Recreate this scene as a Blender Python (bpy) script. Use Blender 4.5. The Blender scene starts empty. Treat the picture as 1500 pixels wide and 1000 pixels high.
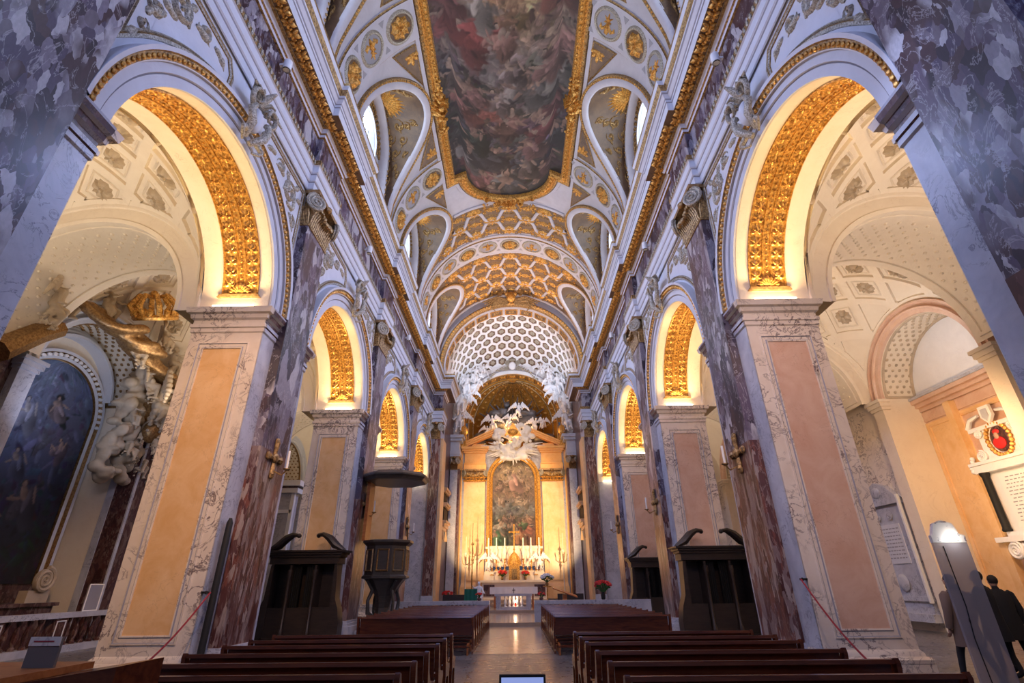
import bpy, math, random
import numpy as np
from mathutils import Vector, Matrix
PI = math.pi; sin = math.sin; cos = math.cos
random.seed(7)
S = bpy.context.scene
C = S.collection
# ------------------------------------------------------------------ camera
H = 1.65
def make_camera():
    pit, yaw, rol = [math.radians(a) for a in (25.862, -0.375, -0.589)]
    fw = Vector((sin(yaw)*cos(pit), cos(yaw)*cos(pit), sin(pit)))
    r = Vector((cos(yaw), -sin(yaw), 0)); u = r.cross(fw)
    r2 = r*cos(rol)+u*sin(rol); u2 = -r*sin(rol)+u*cos(rol)
    cam = bpy.data.cameras.new('camera'); co = bpy.data.objects.new('camera', cam)
    C.objects.link(co)
    cam.sensor_width = 36; cam.lens = 732*36/1500; cam.clip_start = .05; cam.clip_end = 300
    m = Matrix((r2, u2, -fw)).transposed().to_4x4(); m.translation = Vector((.282, 0, H))
    co.matrix_world = m; S.camera = co
make_camera()
# ------------------------------------------------------------------ world, lights, exposure
w = bpy.data.worlds.new('world'); S.world = w; w.use_nodes = True
w.node_tree.nodes['Background'].inputs[0].default_value = (.62, .70, 1, 1)
w.node_tree.nodes['Background'].inputs[1].default_value = .10
S.view_settings.view_transform = 'Standard'; S.view_settings.look = 'None'
S.view_settings.exposure = -0.1; S.view_settings.gamma = 1; S.view_settings.use_curve_mapping = False
COOL = (.40, .50, 1.0); WARM = (1.0, .62, .30); NEUT = (1.0, .86, .70)
def area(name, loc, to, sx, sy, power, col, spread=180):
    l = bpy.data.lights.new(name, 'AREA'); l.shape = 'RECTANGLE'; l.size = sx; l.size_y = sy
    l.energy = power; l.color = col; l.spread = math.radians(spread)
    o = bpy.data.objects.new(name, l); C.objects.link(o); o.location = loc
    d = Vector(to)-Vector(loc); o.rotation_euler = d.to_track_quat('-Z', 'Y').to_euler()
    return o
def spot(name, loc, to, power, col, ang=60, blend=.5, rad=.1):
    l = bpy.data.lights.new(name, 'SPOT'); l.energy = power; l.color = col; l.spot_size = math.radians(ang)
    l.spot_blend = blend; l.shadow_soft_size = rad
    o = bpy.data.objects.new(name, l); C.objects.link(o); o.location = loc
    d = Vector(to)-Vector(loc); o.rotation_euler = d.to_track_quat('-Z', 'Y').to_euler()
def point(name, loc, power, col, rad=.15):
    l = bpy.data.lights.new(name, 'POINT'); l.energy = power; l.color = col; l.shadow_soft_size = rad
    o = bpy.data.objects.new(name, l); C.objects.link(o); o.location = loc
# unseen cool fill added behind the viewer to lift the nave
area('rear_cool_fill', (0, -7, 13), (0, 20, 12), 9, 6, 750, COOL, 150)
# cornice uplights washing the vault and the clerestory
for y in (8.4, 16.7, 25.1, 33.5):
    for s in (-1, 1):
        area('cornice_uplight', (s*5.35, y, 16.35), (s*-1.5, y, 24), .3, 5.5, 72, (.86, .84, 1.0), 170)
# cool floods on the opposite cornices washing the arcade walls
for y in (6, 14.5, 23, 31):
    for s in (-1, 1):
        area('nave_flood', (s*4.9, y, 15.9), (-s*6.1, y+1, 9.5), 2.5, .4, 250, COOL, 120)
# warm pools from the chapels
for y, e in ((8.3, 200), (16.7, 135), (25.1, 120), (33.5, 90)):
    for s in (-1, 1):
        area('aisle_lamp', (s*11.4, y, 7.6), (s*11.4, y, 12), 2, 2, e*(.75 if s < 0 and 12 < y < 20 else 1), (1, .83, .66) if s < 0 else (1, .80, .66), 180)
# sanctuary
for s in (-1, 1):
    spot('altar_spot', (s*4.4, 36.9, 3.0), (s*1.4, 44, 6.5), 3400, (1, .66, .34), 75, .8)
    spot('altar_spot_high', (s*4.3, 38.2, 14.5), (0, 44, 5.5), 2800, (1, .68, .38), 60, .8)
    spot('conch_flood', (s*3.6, 38.6, 15.9), (s*1, 42.5, 20.5), 800, (.70, .80, 1), 120, .8, .3)
point('apse_lamp', (0, 44.75, 14.0), 520, (1, .52, .16), .3)
spot('nave_warm', (0, 30, 15.5), (0, 45, 11), 2600, (1, .7, .42), 45, .8)
area('crossing_light', (0, 33, 15.8), (0, 33, 25), 3, 3, 500, (1, .62, .36), 160)
# warm light falling on the pier faces and on the near floor
spot('pier_spot_left', (-2.6, 3.0, 10.5), (-7.0, 11.2, 4.4), 3900, (1, .58, .26), 42, .9, .3)
spot('pier_spot_right', (2.6, 3.0, 10.5), (7.0, 11.2, 4.8), 2300, (1, .66, .46), 42, .9, .3)
area('nave_bounce_fill', (0, 15, 4.5), (0, 15, 20), 3, 16, 400, (1, .66, .38), 160)  # added warm fill without a fixture, brightens cornice undersides and vault
area('nave_low', (0, 14, 11), (0, 22, 0), 4, 8, 130, (1, .72, .52), 150)
area('chapel_wall_light', (12.5, 14.4, 5.8), (16.2, 17, 4.5), .6, .6, 160, (1, .62, .32), 150)
area('lunette_light', (13.2, 15.2, 8.6), (16.2, 17.0, 10.2), .8, .8, 22, (.85, .9, 1), 130)
area('altar_left_light', (-13.2, 15.0, 6.0), (-16.2, 17, 9.5), 1, 1, 45, (.6, .7, 1), 140)
# ------------------------------------------------------------------ materials
class NT:
    def __init__(s, name):
        s.m = bpy.data.materials.new(name); s.m.use_nodes = True; s.t = s.m.node_tree
        s.b = s.t.nodes['Principled BSDF']; s.pos = None
    def n(s, typ, **k):
        o = s.t.nodes.new(typ)
        for a, b in k.items(): setattr(o, a, b)
        return o
    def lk(s, a, b): s.t.links.new(a, b)
    def P(s, sc=(1, 1, 1)):
        g = s.n('ShaderNodeNewGeometry'); m = s.n('ShaderNodeMapping'); s.lk(g.outputs['Position'], m.inputs[0])
        m.inputs['Scale'].default_value = sc; return m.outputs[0]
    def noise(s, v, scale, det=4, rough=.6, dist=0, out='Fac'):
        o = s.n('ShaderNodeTexNoise'); o.inputs['Scale'].default_value = scale; o.inputs['Detail'].default_value = det
        o.inputs['Roughness'].default_value = rough; o.inputs['Distortion'].default_value = dist
        s.lk(v, o.inputs['Vector']); return o.outputs[out]
    def voro(s, v, scale, feat='F1', out='Color'):
        o = s.n('ShaderNodeTexVoronoi', feature=feat); o.inputs['Scale'].default_value = scale
        s.lk(v, o.inputs['Vector']); return o.outputs[out]
    def ramp(s, f, stops, interp='LINEAR'):
        o = s.n('ShaderNodeValToRGB'); cr = o.color_ramp; cr.interpolation = interp
        while len(cr.elements) < len(stops): cr.elements.new(.5)
        for e, (p, c) in zip(cr.elements, stops):
            e.position = p; e.color = (*c, 1) if not isinstance(c, (int, float)) else (c, c, c, 1)
        s.lk(f, o.inputs[0]); return o.outputs[0]
    def mix(s, f, a, b, typ='MIX'):
        o = s.n('ShaderNodeMix', data_type='RGBA', blend_type=typ)
        for i, v in ((0, f), (6, a), (7, b)):
            if isinstance(v, (int, float)): o.inputs[i].default_value = v
            elif isinstance(v, tuple): o.inputs[i].default_value = (*v, 1)
            else: s.lk(v, o.inputs[i])
        return o.outputs[2]
    def warp(s, v, scale, amt):
        n = s.noise(v, scale, 3, out='Color'); a = s.n('ShaderNodeVectorMath', operation='SUBTRACT'); s.lk(n, a.inputs[0])
        a.inputs[1].default_value = (.5, .5, .5); b = s.n('ShaderNodeVectorMath', operation='MULTIPLY_ADD')
        s.lk(a.outputs[0], b.inputs[0]); b.inputs[1].default_value = (amt,)*3; s.lk(v, b.inputs[2]); return b.outputs[0]
    def veins(s, v, scale, width=.02, mask=None, dist=1.2):
        n = s.noise(v, scale, 5, .62, dist)
        a = s.n('ShaderNodeMath', operation='SUBTRACT'); s.lk(n, a.inputs[0]); a.inputs[1].default_value = .5
        b = s.n('ShaderNodeMath', operation='ABSOLUTE'); s.lk(a.outputs[0], b.inputs[0])
        return s.ramp(b.outputs[0], [(0, 1.), (width, 0.)])
    def mul(s, a, b):
        o = s.n('ShaderNodeMath', operation='MULTIPLY')
        for i, v in enumerate((a, b)):
            if isinstance(v, (int, float)): o.inputs[i].default_value = v
            else: s.lk(v, o.inputs[i])
        return o.outputs[0]
    def bump(s, h, st=.4, dist=.02):
        o = s.n('ShaderNodeBump'); o.inputs['Strength'].default_value = st; o.inputs['Distance'].default_value = dist
        s.lk(h, o.inputs['Height']); s.lk(o.outputs[0], s.b.inputs['Normal'])
    def out(s, col, rough=.5, metal=0, spec=None):
        if isinstance(col, tuple): s.b.inputs['Base Color'].default_value = (*col, 1)
        else: s.lk(col, s.b.inputs['Base Color'])
        if isinstance(rough, (int, float)): s.b.inputs['Roughness'].default_value = rough
        else: s.lk(rough, s.b.inputs['Roughness'])
        s.b.inputs['Metallic'].default_value = metal
        if spec is not None: s.b.inputs['Specular IOR Level'].default_value = spec
        return s.m
M = {}
def breccia(name, cols, sc=(1, 1, .55), s1=3.0, rough=.28):
    t = NT(name); p = t.P(sc); pw = t.warp(p, 1.1, .75); pw = t.warp(pw, 6, .09)
    v = t.voro(pw, s1); sep = t.n('ShaderNodeSeparateColor'); t.lk(v, sep.inputs[0])
    c1 = t.ramp(sep.outputs[0], [(i/len(cols), c) for i, c in enumerate(cols)], 'CONSTANT')
    v2 = t.voro(t.warp(p, 3, .3), s1*3.1); sep2 = t.n('ShaderNodeSeparateColor'); t.lk(v2, sep2.inputs[0])
    c2 = t.ramp(sep2.outputs[1], [(i/len(cols), c) for i, c in enumerate(cols[::-1])], 'CONSTANT')
    k = t.ramp(t.noise(p, 1.1, 3), [(.47, 0.), (.56, 1.)])
    c = t.mix(k, c1, c2)
    vein = t.veins(p, 2.3, .014); c = t.mix(t.mul(vein, .7), c, cols[-1])
    n = t.noise(p, 22, 4); c = t.mix(.35, c, t.ramp(n, [(.3, .25), (.7, .95)]), 'MULTIPLY')
    return t.out(c, rough)
M['breccia'] = breccia('violet_breccia', [(.030, .018, .032), (.12, .085, .13), (.060, .028, .036), (.22, .19, .24), (.085, .065, .11), (.30, .28, .33), (.075, .042, .048), (.17, .14, .17), (.04, .025, .04), (.50, .48, .51)], (1, 1.15, .5), 2.3)
M['breccia_red'] = breccia('red_breccia', [(.075, .022, .018), (.20, .07, .05), (.11, .04, .035), (.25, .17, .16), (.13, .055, .05), (.38, .30, .27)], (1.6, 1.6, .38))
M['breccia_dark'] = breccia('dark_red_marble', [(.05, .018, .018), (.09, .03, .03), (.13, .06, .05), (.07, .03, .035), (.2, .13, .11)], (1.6, 1.6, .8), 4)
def marble(name, base, base2, veinc, vs=1.2, vw=.012, amt=.8, rough=.3, sc=(1, 1, 1)):
    t = NT(name); p = t.P(sc); n = t.noise(p, 1.6, 6, .65, .6)
    c = t.mix(t.ramp(n, [(.3, 0.), (.7, 1.)]), base, base2)
    v = t.veins(p, vs, vw); mk = t.ramp(t.noise(p, .9, 2), [(.42, 0.), (.6, 1.)])
    c = t.mix(t.mul(t.mul(v, mk), amt), c, veinc)
    return t.out(c, rough)
M['yellow'] = marble('yellow_marble', (.72, .42, .17), (.84, .58, .32), (.45, .25, .13), 1.5, .006, .6)
M['amber'] = marble('amber_marble', (.80, .38, .09), (.88, .50, .18), (.5, .2, .08), 1.5, .008, .6)
M['pink'] = marble('pink_yellow_marble', (.60, .36, .25), (.72, .52, .40), (.40, .22, .16), 1.7, .008, .6)
M['border'] = marble('veined_border_marble', (.70, .60, .50), (.80, .72, .62), (.09, .05, .06), 2.6, .034, 1.0)
M['grey_marble'] = marble('blue_grey_marble', (.36, .37, .44), (.56, .57, .63), (.12, .12, .17), 2.6, .02, .9)
M['stucco'] = marble('pale_stucco', (.56, .57, .62), (.64, .65, .70), (.5, .5, .55), 1.5, .01, .4, .55)
M['stucco_line'] = NT('grey_stucco_line').out((.30, .29, .32), .6)
M['soffit'] = marble('cream_marble_soffit', (.85, .72, .56), (.90, .80, .66), (.6, .42, .3), 2, .01, .5, .4)
M['cream'] = marble('cream_plaster', (.76, .66, .53), (.82, .73, .60), (.55, .45, .35), .8, .01, .3, .7)
M['white_st'] = marble('white_stucco_figure', (.78, .77, .78), (.85, .84, .85), (.6, .6, .62), 2, .01, .3, .6)
M['sculpt'] = marble('aged_stucco_figure', (.42, .33, .23), (.56, .46, .34), (.35, .28, .2), 2, .02, .5, .6)
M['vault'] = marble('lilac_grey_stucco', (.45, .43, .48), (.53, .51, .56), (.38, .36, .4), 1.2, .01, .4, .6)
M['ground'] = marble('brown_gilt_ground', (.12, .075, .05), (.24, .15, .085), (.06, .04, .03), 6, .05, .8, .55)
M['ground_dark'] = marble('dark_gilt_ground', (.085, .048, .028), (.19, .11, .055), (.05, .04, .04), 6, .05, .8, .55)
def gold(name, a, b, metal=.55, rough=.42, bs=15, st=.45):
    t = NT(name); p = t.P(); n = t.noise(p, bs, 4, .6)
    c = t.mix(t.ramp(n, [(.35, 0.), (.65, 1.)]), a, b)
    t.bump(t.noise(p, bs*1.3, 3, .6, .6), st, .015)
    return t.out(c, rough, metal)
M['gold'] = gold('gilt_relief', (.30, .12, .018), (.90, .50, .12), .5, .38)  # wide brown-to-bright noise paints relief shading into the gilt colour
M['gold_dark'] = gold('aged_gilt', (.13, .07, .025), (.52, .33, .13), .45, .45)
M['gold_ground'] = gold('gilt_ground', (.50, .22, .03), (.72, .36, .06), .4, .5, 40, .5)
M['silver'] = gold('pale_gilt_stucco', (.17, .14, .10), (.58, .53, .43), .25, .5, 30, .4)
M['bronze'] = gold('bronze_gilt', (.22, .12, .05), (.45, .28, .12), .7, .4)
def plain(n, c, r=.5, m=0, e=None, es=1):
    t = NT(n); t.out(c, r, m)
    if e: t.b.inputs['Emission Color'].default_value = (*e, 1); t.b.inputs['Emission Strength'].default_value = es
    return t.m
def wood(name, a, b, r=.3):
    t = NT(name); p = t.P((1.2, 9, 9)); n = t.noise(p, 1.6, 6, .6, 1.0)
    return t.out(t.mix(t.ramp(n, [(.35, 0.), (.68, 1.)]), a, b), r)
M['pew'] = wood('polished_brown_pew_wood', (.085, .018, .008), (.15, .036, .012), .22)
M['dwood'] = wood('black_brown_wood', (.018, .012, .010), (.035, .022, .017), .38)
M['gwood'] = wood('dark_pulpit_wood', (.035, .032, .026), (.07, .055, .045), .35)
M['orwood'] = wood('orange_wood', (.35, .10, .02), (.5, .18, .05), .35)
M['black'] = plain('black_paint', (.006, .006, .006), .7)
M['white'] = plain('white_paint', (.8, .8, .8), .5)
M['cloth'] = plain('white_altar_linen', (.85, .83, .82), .8)
M['green'] = plain('green_cloth', (.008, .12, .085), .8)
M['red'] = plain('red_rope_cord', (.30, .01, .02), .6)
M['redleaf'] = plain('red_petals', (.60, .02, .02), .6)
M['leaf'] = plain('green_leaves', (.03, .12, .02), .6)
M['notice'] = plain('grey_brown_card', (.16, .13, .11), .7)
M['cloudgrey'] = marble('dark_grey_stucco', (.07, .065, .07), (.16, .15, .155), (.1, .1, .1), 2, .02, .5)
M['wax'] = plain('candle_wax', (.9, .87, .8), .5)
M['lampstrip'] = plain('impost_lamp_strip', (1, .9, .7), .5, 0, (1, .80, .50), 14)
M['bulb'] = plain('lamp_glow', (1, 1, 1), .5, 0, (.95, .97, 1), 14)
M['flame'] = plain('candle_flame', (1, .6, .3), .5, 0, (1, .55, .2), 30)
M['pane'] = plain('daylit_window_glass', (.8, .9, 1), .3, 0, (.72, .85, 1), 9)
M['screen'] = plain('lit_tablet_screen', (.1, .12, .3), .3, 0, (.30, .38, .75), .9)
M['skin'] = plain('skin', (.5, .3, .22), .6)
M['coat'] = plain('grey_brown_wool_coat', (.16, .11, .09), .9)
M['darkcoat'] = plain('black_coat', (.012, .012, .014), .9)
M['trouser'] = plain('dark_trousers', (.02, .02, .025), .9)
M['hair'] = plain('dark_hair', (.02, .014, .01), .7)
M['grille'] = plain('grey_acrylic_panel', (.34, .32, .34), .35)
def acrylic():
    t = NT('smoky_acrylic'); t.out((.34, .31, .33), .3); t.b.inputs['Alpha'].default_value = .6; return t.m
M['acrylic'] = acrylic()
M['lead'] = plain('window_leading', (.06, .08, .12), .6)
def vcol():
    t = NT('painted_canvas'); a = t.n('ShaderNodeAttribute', attribute_name='paint'); n = t.noise(t.P(), 14, 4)
    return t.out(t.mix(.35, a.outputs['Color'], t.ramp(n, [(.3, .6), (.7, 1.)]), 'MULTIPLY'), .55)
M['paint'] = vcol()
def floormat():
    t = NT('grey_floor_slabs'); p = t.P()
    br = t.n('ShaderNodeTexBrick'); t.lk(t.warp(p, .4, .02), br.inputs[0]); br.offset = .5
    br.inputs['Color1'].default_value = (.17, .16, .165, 1); br.inputs['Color2'].default_value = (.115, .11, .115, 1)
    br.inputs['Mortar'].default_value = (.05, .045, .045, 1); br.inputs['Scale'].default_value = 1
    br.inputs['Mortar Size'].default_value = .012; br.inputs['Brick Width'].default_value = 1.5; br.inputs['Row Height'].default_value = .95
    n = t.noise(p, 5, 6); c = t.mix(.5, br.outputs[0], t.ramp(n, [(.3, .5), (.7, 1.)]), 'MULTIPLY')
    return t.out(c, t.ramp(n, [(.3, .22), (.7, .42)]))
M['floor'] = floormat()
M['floor_and_sheen'] = marble('polished_floor_and_aisle_sheen', (.34, .25, .18), (.42, .32, .24), (.2, .15, .12), 1.5, .01, .4, .2)
# ------------------------------------------------------------------ mesh builder
class MB:
    def __init__(s): s.v = []; s.f = []; s.m = []
    def add(s, vs, fs, m=0):
        o = len(s.v); s.v += [tuple(p) for p in vs]
        for f in fs: s.f.append(tuple(i+o for i in f)); s.m.append(m)
    def box(s, x0, x1, y0, y1, z0, z1, m=0, tx=0, ty=0):
        v = [(x0, y0, z0), (x1, y0, z0), (x1, y1, z0), (x0, y1, z0), (x0+tx, y0+ty, z1), (x1-tx, y0+ty, z1), (x1-tx, y1-ty, z1), (x0+tx, y1-ty, z1)]
        s.add(v, [(3, 2, 1, 0), (4, 5, 6, 7), (0, 1, 5, 4), (1, 2, 6, 5), (2, 3, 7, 6), (3, 0, 4, 7)], m)
    def quad(s, a, b, c, d, m=0): s.add([a, b, c, d], [(0, 1, 2, 3)], m)
    def grid(s, fn, nu, nv, m=0, closeu=False, mf=None):
        o = len(s.v)
        for j in range(nv+1):
            for i in range(nu if closeu else nu+1): s.v.append(tuple(fn(i/nu, j/nv)))
        w = nu if closeu else nu+1
        for j in range(nv):
            for i in range(nu):
                i2 = (i+1) % w if closeu else i+1
                s.f.append((o+j*w+i, o+j*w+i2, o+(j+1)*w+i2, o+(j+1)*w+i)); s.m.append(mf(i/nu, j/nv) if mf else m)
    def lathe(s, prof, c=(0, 0, 0), n=16, m=0, sx=1, sy=1):
        s.grid(lambda u, v: (c[0]+sx*prof[min(int(round(v*(len(prof)-1))), len(prof)-1)][0]*cos(2*PI*u), c[1]+sy*prof[min(int(round(v*(len(prof)-1))), len(prof)-1)][0]*sin(2*PI*u), c[2]+prof[int(round(v*(len(prof)-1)))][1]), n, len(prof)-1, m, True)
        o = len(s.v)-n; s.f.append(tuple(range(o, o+n))); s.m.append(m)
    def prism(s, poly, fn, h0, h1, m=0):
        n = len(poly); v = [fn(a, b, h0) for a, b in poly]+[fn(a, b, h1) for a, b in poly]
        s.add(v, [tuple(range(n-1, -1, -1)), tuple(range(n, 2*n))]+[(i, (i+1) % n, n+(i+1) % n, n+i) for i in range(n)], m)
    def tube(s, pts, rad, n=8, m=0, closed=False):
        P = [Vector(p) for p in pts]; k = len(P); R = rad if isinstance(rad, (list, tuple)) else [rad]*k
        up = Vector((0, 0, 1)); rings = []; prev = None
        for i in range(k):
            a = P[(i-1) % k] if closed or i > 0 else P[i]; b = P[(i+1) % k] if closed or i < k-1 else P[i]
            d = (b-a).normalized(); x = prev-d*prev.dot(d) if prev is not None else d.cross(up)
            if x.length < 1e-4: x = d.cross(Vector((1, 0, 0)))
            x.normalize(); prev = x; y = d.cross(x); rings.append([P[i]+x*R[i]*cos(2*PI*j/n)+y*R[i]*sin(2*PI*j/n) for j in range(n)])
        o = len(s.v)
        for r in rings: s.v += [tuple(q) for q in r]
        for i in range(k if closed else k-1):
            for j in range(n):
                a = o+i*n; b = o+((i+1) % k)*n
                s.f.append((a+j, a+(j+1) % n, b+(j+1) % n, b+j)); s.m.append(m)
        if not closed:
            s.f.append(tuple(o+j for j in range(n-1, -1, -1))); s.m.append(m)
            s.f.append(tuple(o+(k-1)*n+j for j in range(n))); s.m.append(m)
    def ball(s, c, r, m=0, n=10, rot=None):
        r = r if isinstance(r, (list, tuple)) else (r, r, r); c = Vector(c)
        R = rot or Matrix.Identity(3)
        s.grid(lambda u, v: c+R@Vector((r[0]*sin(PI*v)*cos(2*PI*u), r[1]*sin(PI*v)*sin(2*PI*u), -r[2]*cos(PI*v))), n, max(4, n//2+1), m, True)
    def obj(s, name, mats, parent=None, sx=1, smooth=40, loc=None):
        if not isinstance(mats, (list, tuple)): mats = [mats]
        me = bpy.data.meshes.new(name)
        v = s.v if sx == 1 else [(-a, b, c) for a, b, c in s.v]; f = s.f if sx == 1 else [tuple(reversed(q)) for q in s.f]
        me.from_pydata(v, [], f)
        for q in mats: me.materials.append(M[q] if isinstance(q, str) else q)
        if len(mats) > 1: me.polygons.foreach_set('material_index', s.m)
        if smooth:
            me.polygons.foreach_set('use_smooth', [True]*len(f)); me.set_sharp_from_angle(angle=math.radians(smooth))
        me.update(); o = bpy.data.objects.new(name, me); C.objects.link(o)
        if parent: o.parent = parent
        if loc: o.location = loc
        return o
def tag(o, label=None, cat=None, group=None, kind=None):
    for k, v in (('label', label), ('category', cat), ('group', group), ('kind', kind)):
        if v: o[k] = v
    return o
def thing(name, label, cat, loc=(0, 0, 0), rz=0, group=None):
    o = bpy.data.objects.new(name, None); C.objects.link(o); o.location = loc; o.rotation_euler = (0, 0, rz)
    o.empty_display_size = .2
    return tag(o, label, cat, group)
def struct(mb, name, mats, sx=1, smooth=40): return tag(mb.obj(name, mats, None, sx, smooth), kind='structure')
def dup(root, loc=None, rz=None, label=None):
    def cp(o, par):
        c = o.copy(); C.objects.link(c)
        if par: c.parent = par
        for ch in kids.get(o.name, []): cp(ch, c)
        return c
    kids = {}
    for o in list(root.children_recursive): kids.setdefault(o.parent.name, []).append(o)
    r = cp(root, None)
    if loc is not None: r.location = loc
    if rz is not None: r.rotation_euler = (0, 0, rz)
    if label: r['label'] = label
    return r
# -------- charts: (u, v, height) -> world
def ch_wall(X): return lambda u, v, h: (X-h, u, v)                       # u = y, v = z, on the plane x = X seen from the nave
def ch_front(Y): return lambda u, v, h: (u, Y-h, v)                      # u = x, v = z, facing the viewer
def ch_cyl(R=6.0, zc=17.75): return lambda u, v, h: ((R-h)*cos(v/R), u, zc+(R-h)*sin(v/R))   # u = y, v = arc length from the right springing
def ch_soff(Yc, zc, R): return lambda u, v, h: (u, Yc+(R-h)*cos(v/R), zc+(R-h)*sin(v/R))
def ch_soffx(Xc, zc, R): return lambda u, v, h: (Xc+(R-h)*cos(v/R), u, zc+(R-h)*sin(v/R))
def arc(c, r, a0, a1, n, ry=None):
    ry = ry or r
    return [(c[0]+r*cos(a0+(a1-a0)*i/n), c[1]+ry*sin(a0+(a1-a0)*i/n)) for i in range(n+1)]
def csweep(mb, pts, prof, ch, closed=False, m=0, scale=None, ms=None):
    n = len(pts); rows = []
    for i in range(n):
        a = pts[(i-1) % n] if closed or i > 0 else pts[i]; b = pts[(i+1) % n] if closed or i < n-1 else pts[i]; p = pts[i]
        d1 = (p[0]-a[0], p[1]-a[1]); d2 = (b[0]-p[0], b[1]-p[1])
        l1 = math.hypot(*d1) or 1; l2 = math.hypot(*d2) or 1
        if l1 == 1 and d1 == (0, 0): d1 = d2; l1 = l2
        if d2 == (0, 0): d2 = d1; l2 = l1
        n1 = (d1[1]/l1, -d1[0]/l1); n2 = (d2[1]/l2, -d2[0]/l2); mx = (n1[0]+n2[0], n1[1]+n2[1]); L = math.hypot(*mx) or 1
        mx = (mx[0]/L, mx[1]/L); k = 1/max(.35, mx[0]*n1[0]+mx[1]*n1[1]); sc = scale[i] if scale else 1
        rows.append([ch(p[0]+mx[0]*k*q[0]*sc, p[1]+mx[1]*k*q[0]*sc, q[1]*(sc if scale else 1)) for q in prof])
    o = len(mb.v); w = len(prof)
    for r in rows: mb.v += [tuple(q) for q in r]
    for i in range(n if closed else n-1):
        for j in range(w-1):
            a = o+i*w; b = o+((i+1) % n)*w
            mb.f.append((a+j, a+j+1, b+j+1, b+j)); mb.m.append(ms[j] if ms else m)
def plan_sweep(mb, path, prof, m=0, ms=None):
    """prof: (out, z); path in plan, out = to the left of travel"""
    n = len(path); o = len(mb.v); w = len(prof)
    for i in range(n):
        p = path[i]; a = path[i-1] if i else None; b = path[i+1] if i < n-1 else None
        ns = []
        for q0, q1 in ((a, p), (p, b)):
            if q0 and q1:
                d = (q1[0]-q0[0], q1[1]-q0[1]); L = math.hypot(*d); ns.append((-d[1]/L, d[0]/L))
        mx = (sum(q[0] for q in ns), sum(q[1] for q in ns)); L = math.hypot(*mx); mx = (mx[0]/L, mx[1]/L); k = 1/max(.3, mx[0]*ns[0][0]+mx[1]*ns[0][1])
        for q in prof: mb.v.append((p[0]+mx[0]*k*q[0], p[1]+mx[1]*k*q[0], q[1]))
    for i in range(n-1):
        for j in range(w-1):
            a = o+i*w; b = a+w; mb.f.append((a+j, a+j+1, b+j+1, b+j)); mb.m.append(ms[j] if ms else m)
def rosette(mb, ch, cu, cv, ru, rv, hh, petals=8, m=0, n=24):
    rs = [(0, 1), (.14, .95), (.2, .55), (.42, .85), (.62, .95), (.85, .6), (1, 0)]
    o = len(mb.v)
    for r, h in rs:
        for i in range(n):
            a = 2*PI*i/n; k = .5+.5*cos(petals*a)
            rr = r*(1-.22*(1-k)*(r > .5)); h2 = h*(1 if r < .3 else (.45+.55*k))
            mb.v.append(tuple(ch(cu+ru*rr*cos(a), cv+rv*rr*sin(a), hh*h2)))
    for j in range(len(rs)-1):
        for i in range(n): mb.f.append((o+j*n+i, o+j*n+(i+1) % n, o+(j+1)*n+(i+1) % n, o+(j+1)*n+i)); mb.m.append(m)
RIDGE = [(-1, 0), (-.6, .7), (0, 1), (.6, .7), (1, 0)]
def spiral(mb, ch, cu, cv, size, a0, turns, wdt, hh, m=0, n=18, hand=1):
    pts = []; sc = []
    for i in range(n+1):
        t = i/n; r = size*(1-t)**.9+size*.06; a = a0+hand*turns*2*PI*t
        pts.append((cu+r*cos(a), cv+r*sin(a))); sc.append(.25+.75*(1-abs(2*t-1)**2)+.3*t)
    csweep(mb, pts, [(p*wdt, h*hh) for p, h in RIDGE], ch, False, m, sc)
def leaf(mb, ch, cu, cv, ang, L, wd, hh, m=0, curl=0, n=7):
    pts = []; sc = []
    for i in range(n+1):
        t = i/n; a = ang+curl*t; 
        if i == 0: x, y = cu, cv
        else: x += L/n*cos(a); y += L/n*sin(a)
        pts.append((x, y)); sc.append(max(.05, sin(PI*min(1, t*.85+.12))*(1+.25*sin(t*12))))
    csweep(mb, pts, [(p*wd, h*hh) for p, h in RIDGE], ch, False, m, sc)
def foliage(mb, ch, cu, cv, L, wd, hh, m=0, ang=PI/2, k=5):
    """upright acanthus tuft"""
    for i in range(k):
        t = (i-(k-1)/2)/((k-1)/2) if k > 1 else 0
        leaf(mb, ch, cu, cv, ang+t*1.0, L*(1-.25*abs(t)), wd, hh, m, curl=t*.9)
# ================================================================== the setting
W = 6.1; WT = 7.9; RA = 2.85; ZI = 8.1; PER = 8.39
PIERS = [2.81+PER*k for k in range(4)]                 # near faces of the free piers
BAYS = [8.345+PER*k for k in range(4)]
SIDE = {-1: 'left', 1: 'right'}
fl = MB(); fl.quad((-17, -8, 0), (17, -8, 0), (17, 24.6, 0), (-17, 24.6, 0)); fl.quad((-17, 24.6, 0), (-8, 24.6, 0), (-8, 46, 0), (-17, 46, 0)); fl.quad((8, 24.6, 0), (17, 24.6, 0), (17, 46, 0), (8, 46, 0))
struct(fl, 'floor', 'floor')
ru = MB(); ru.box(-.98, 1.18, 15.3, 24.5, -.02, .006); struct(ru, 'trim_1', 'floor_and_sheen')  # pale strip paints the aisle's bright reflection into the floor colour
st = MB(); st.box(-6.1, 6.1, 24.6, 32.2, -.02, .15); struct(st, 'trim_2', 'floor_and_sheen')
st = MB(); st.box(-5.3, 5.3, 32.2, 46, -.02, .30); st.box(-3.2, 3.2, 37, 44, .29, .44); st.box(-2.4, 2.4, 40.6, 44, .43, .6); struct(st, 'trim_3', 'floor_and_sheen')
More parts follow.
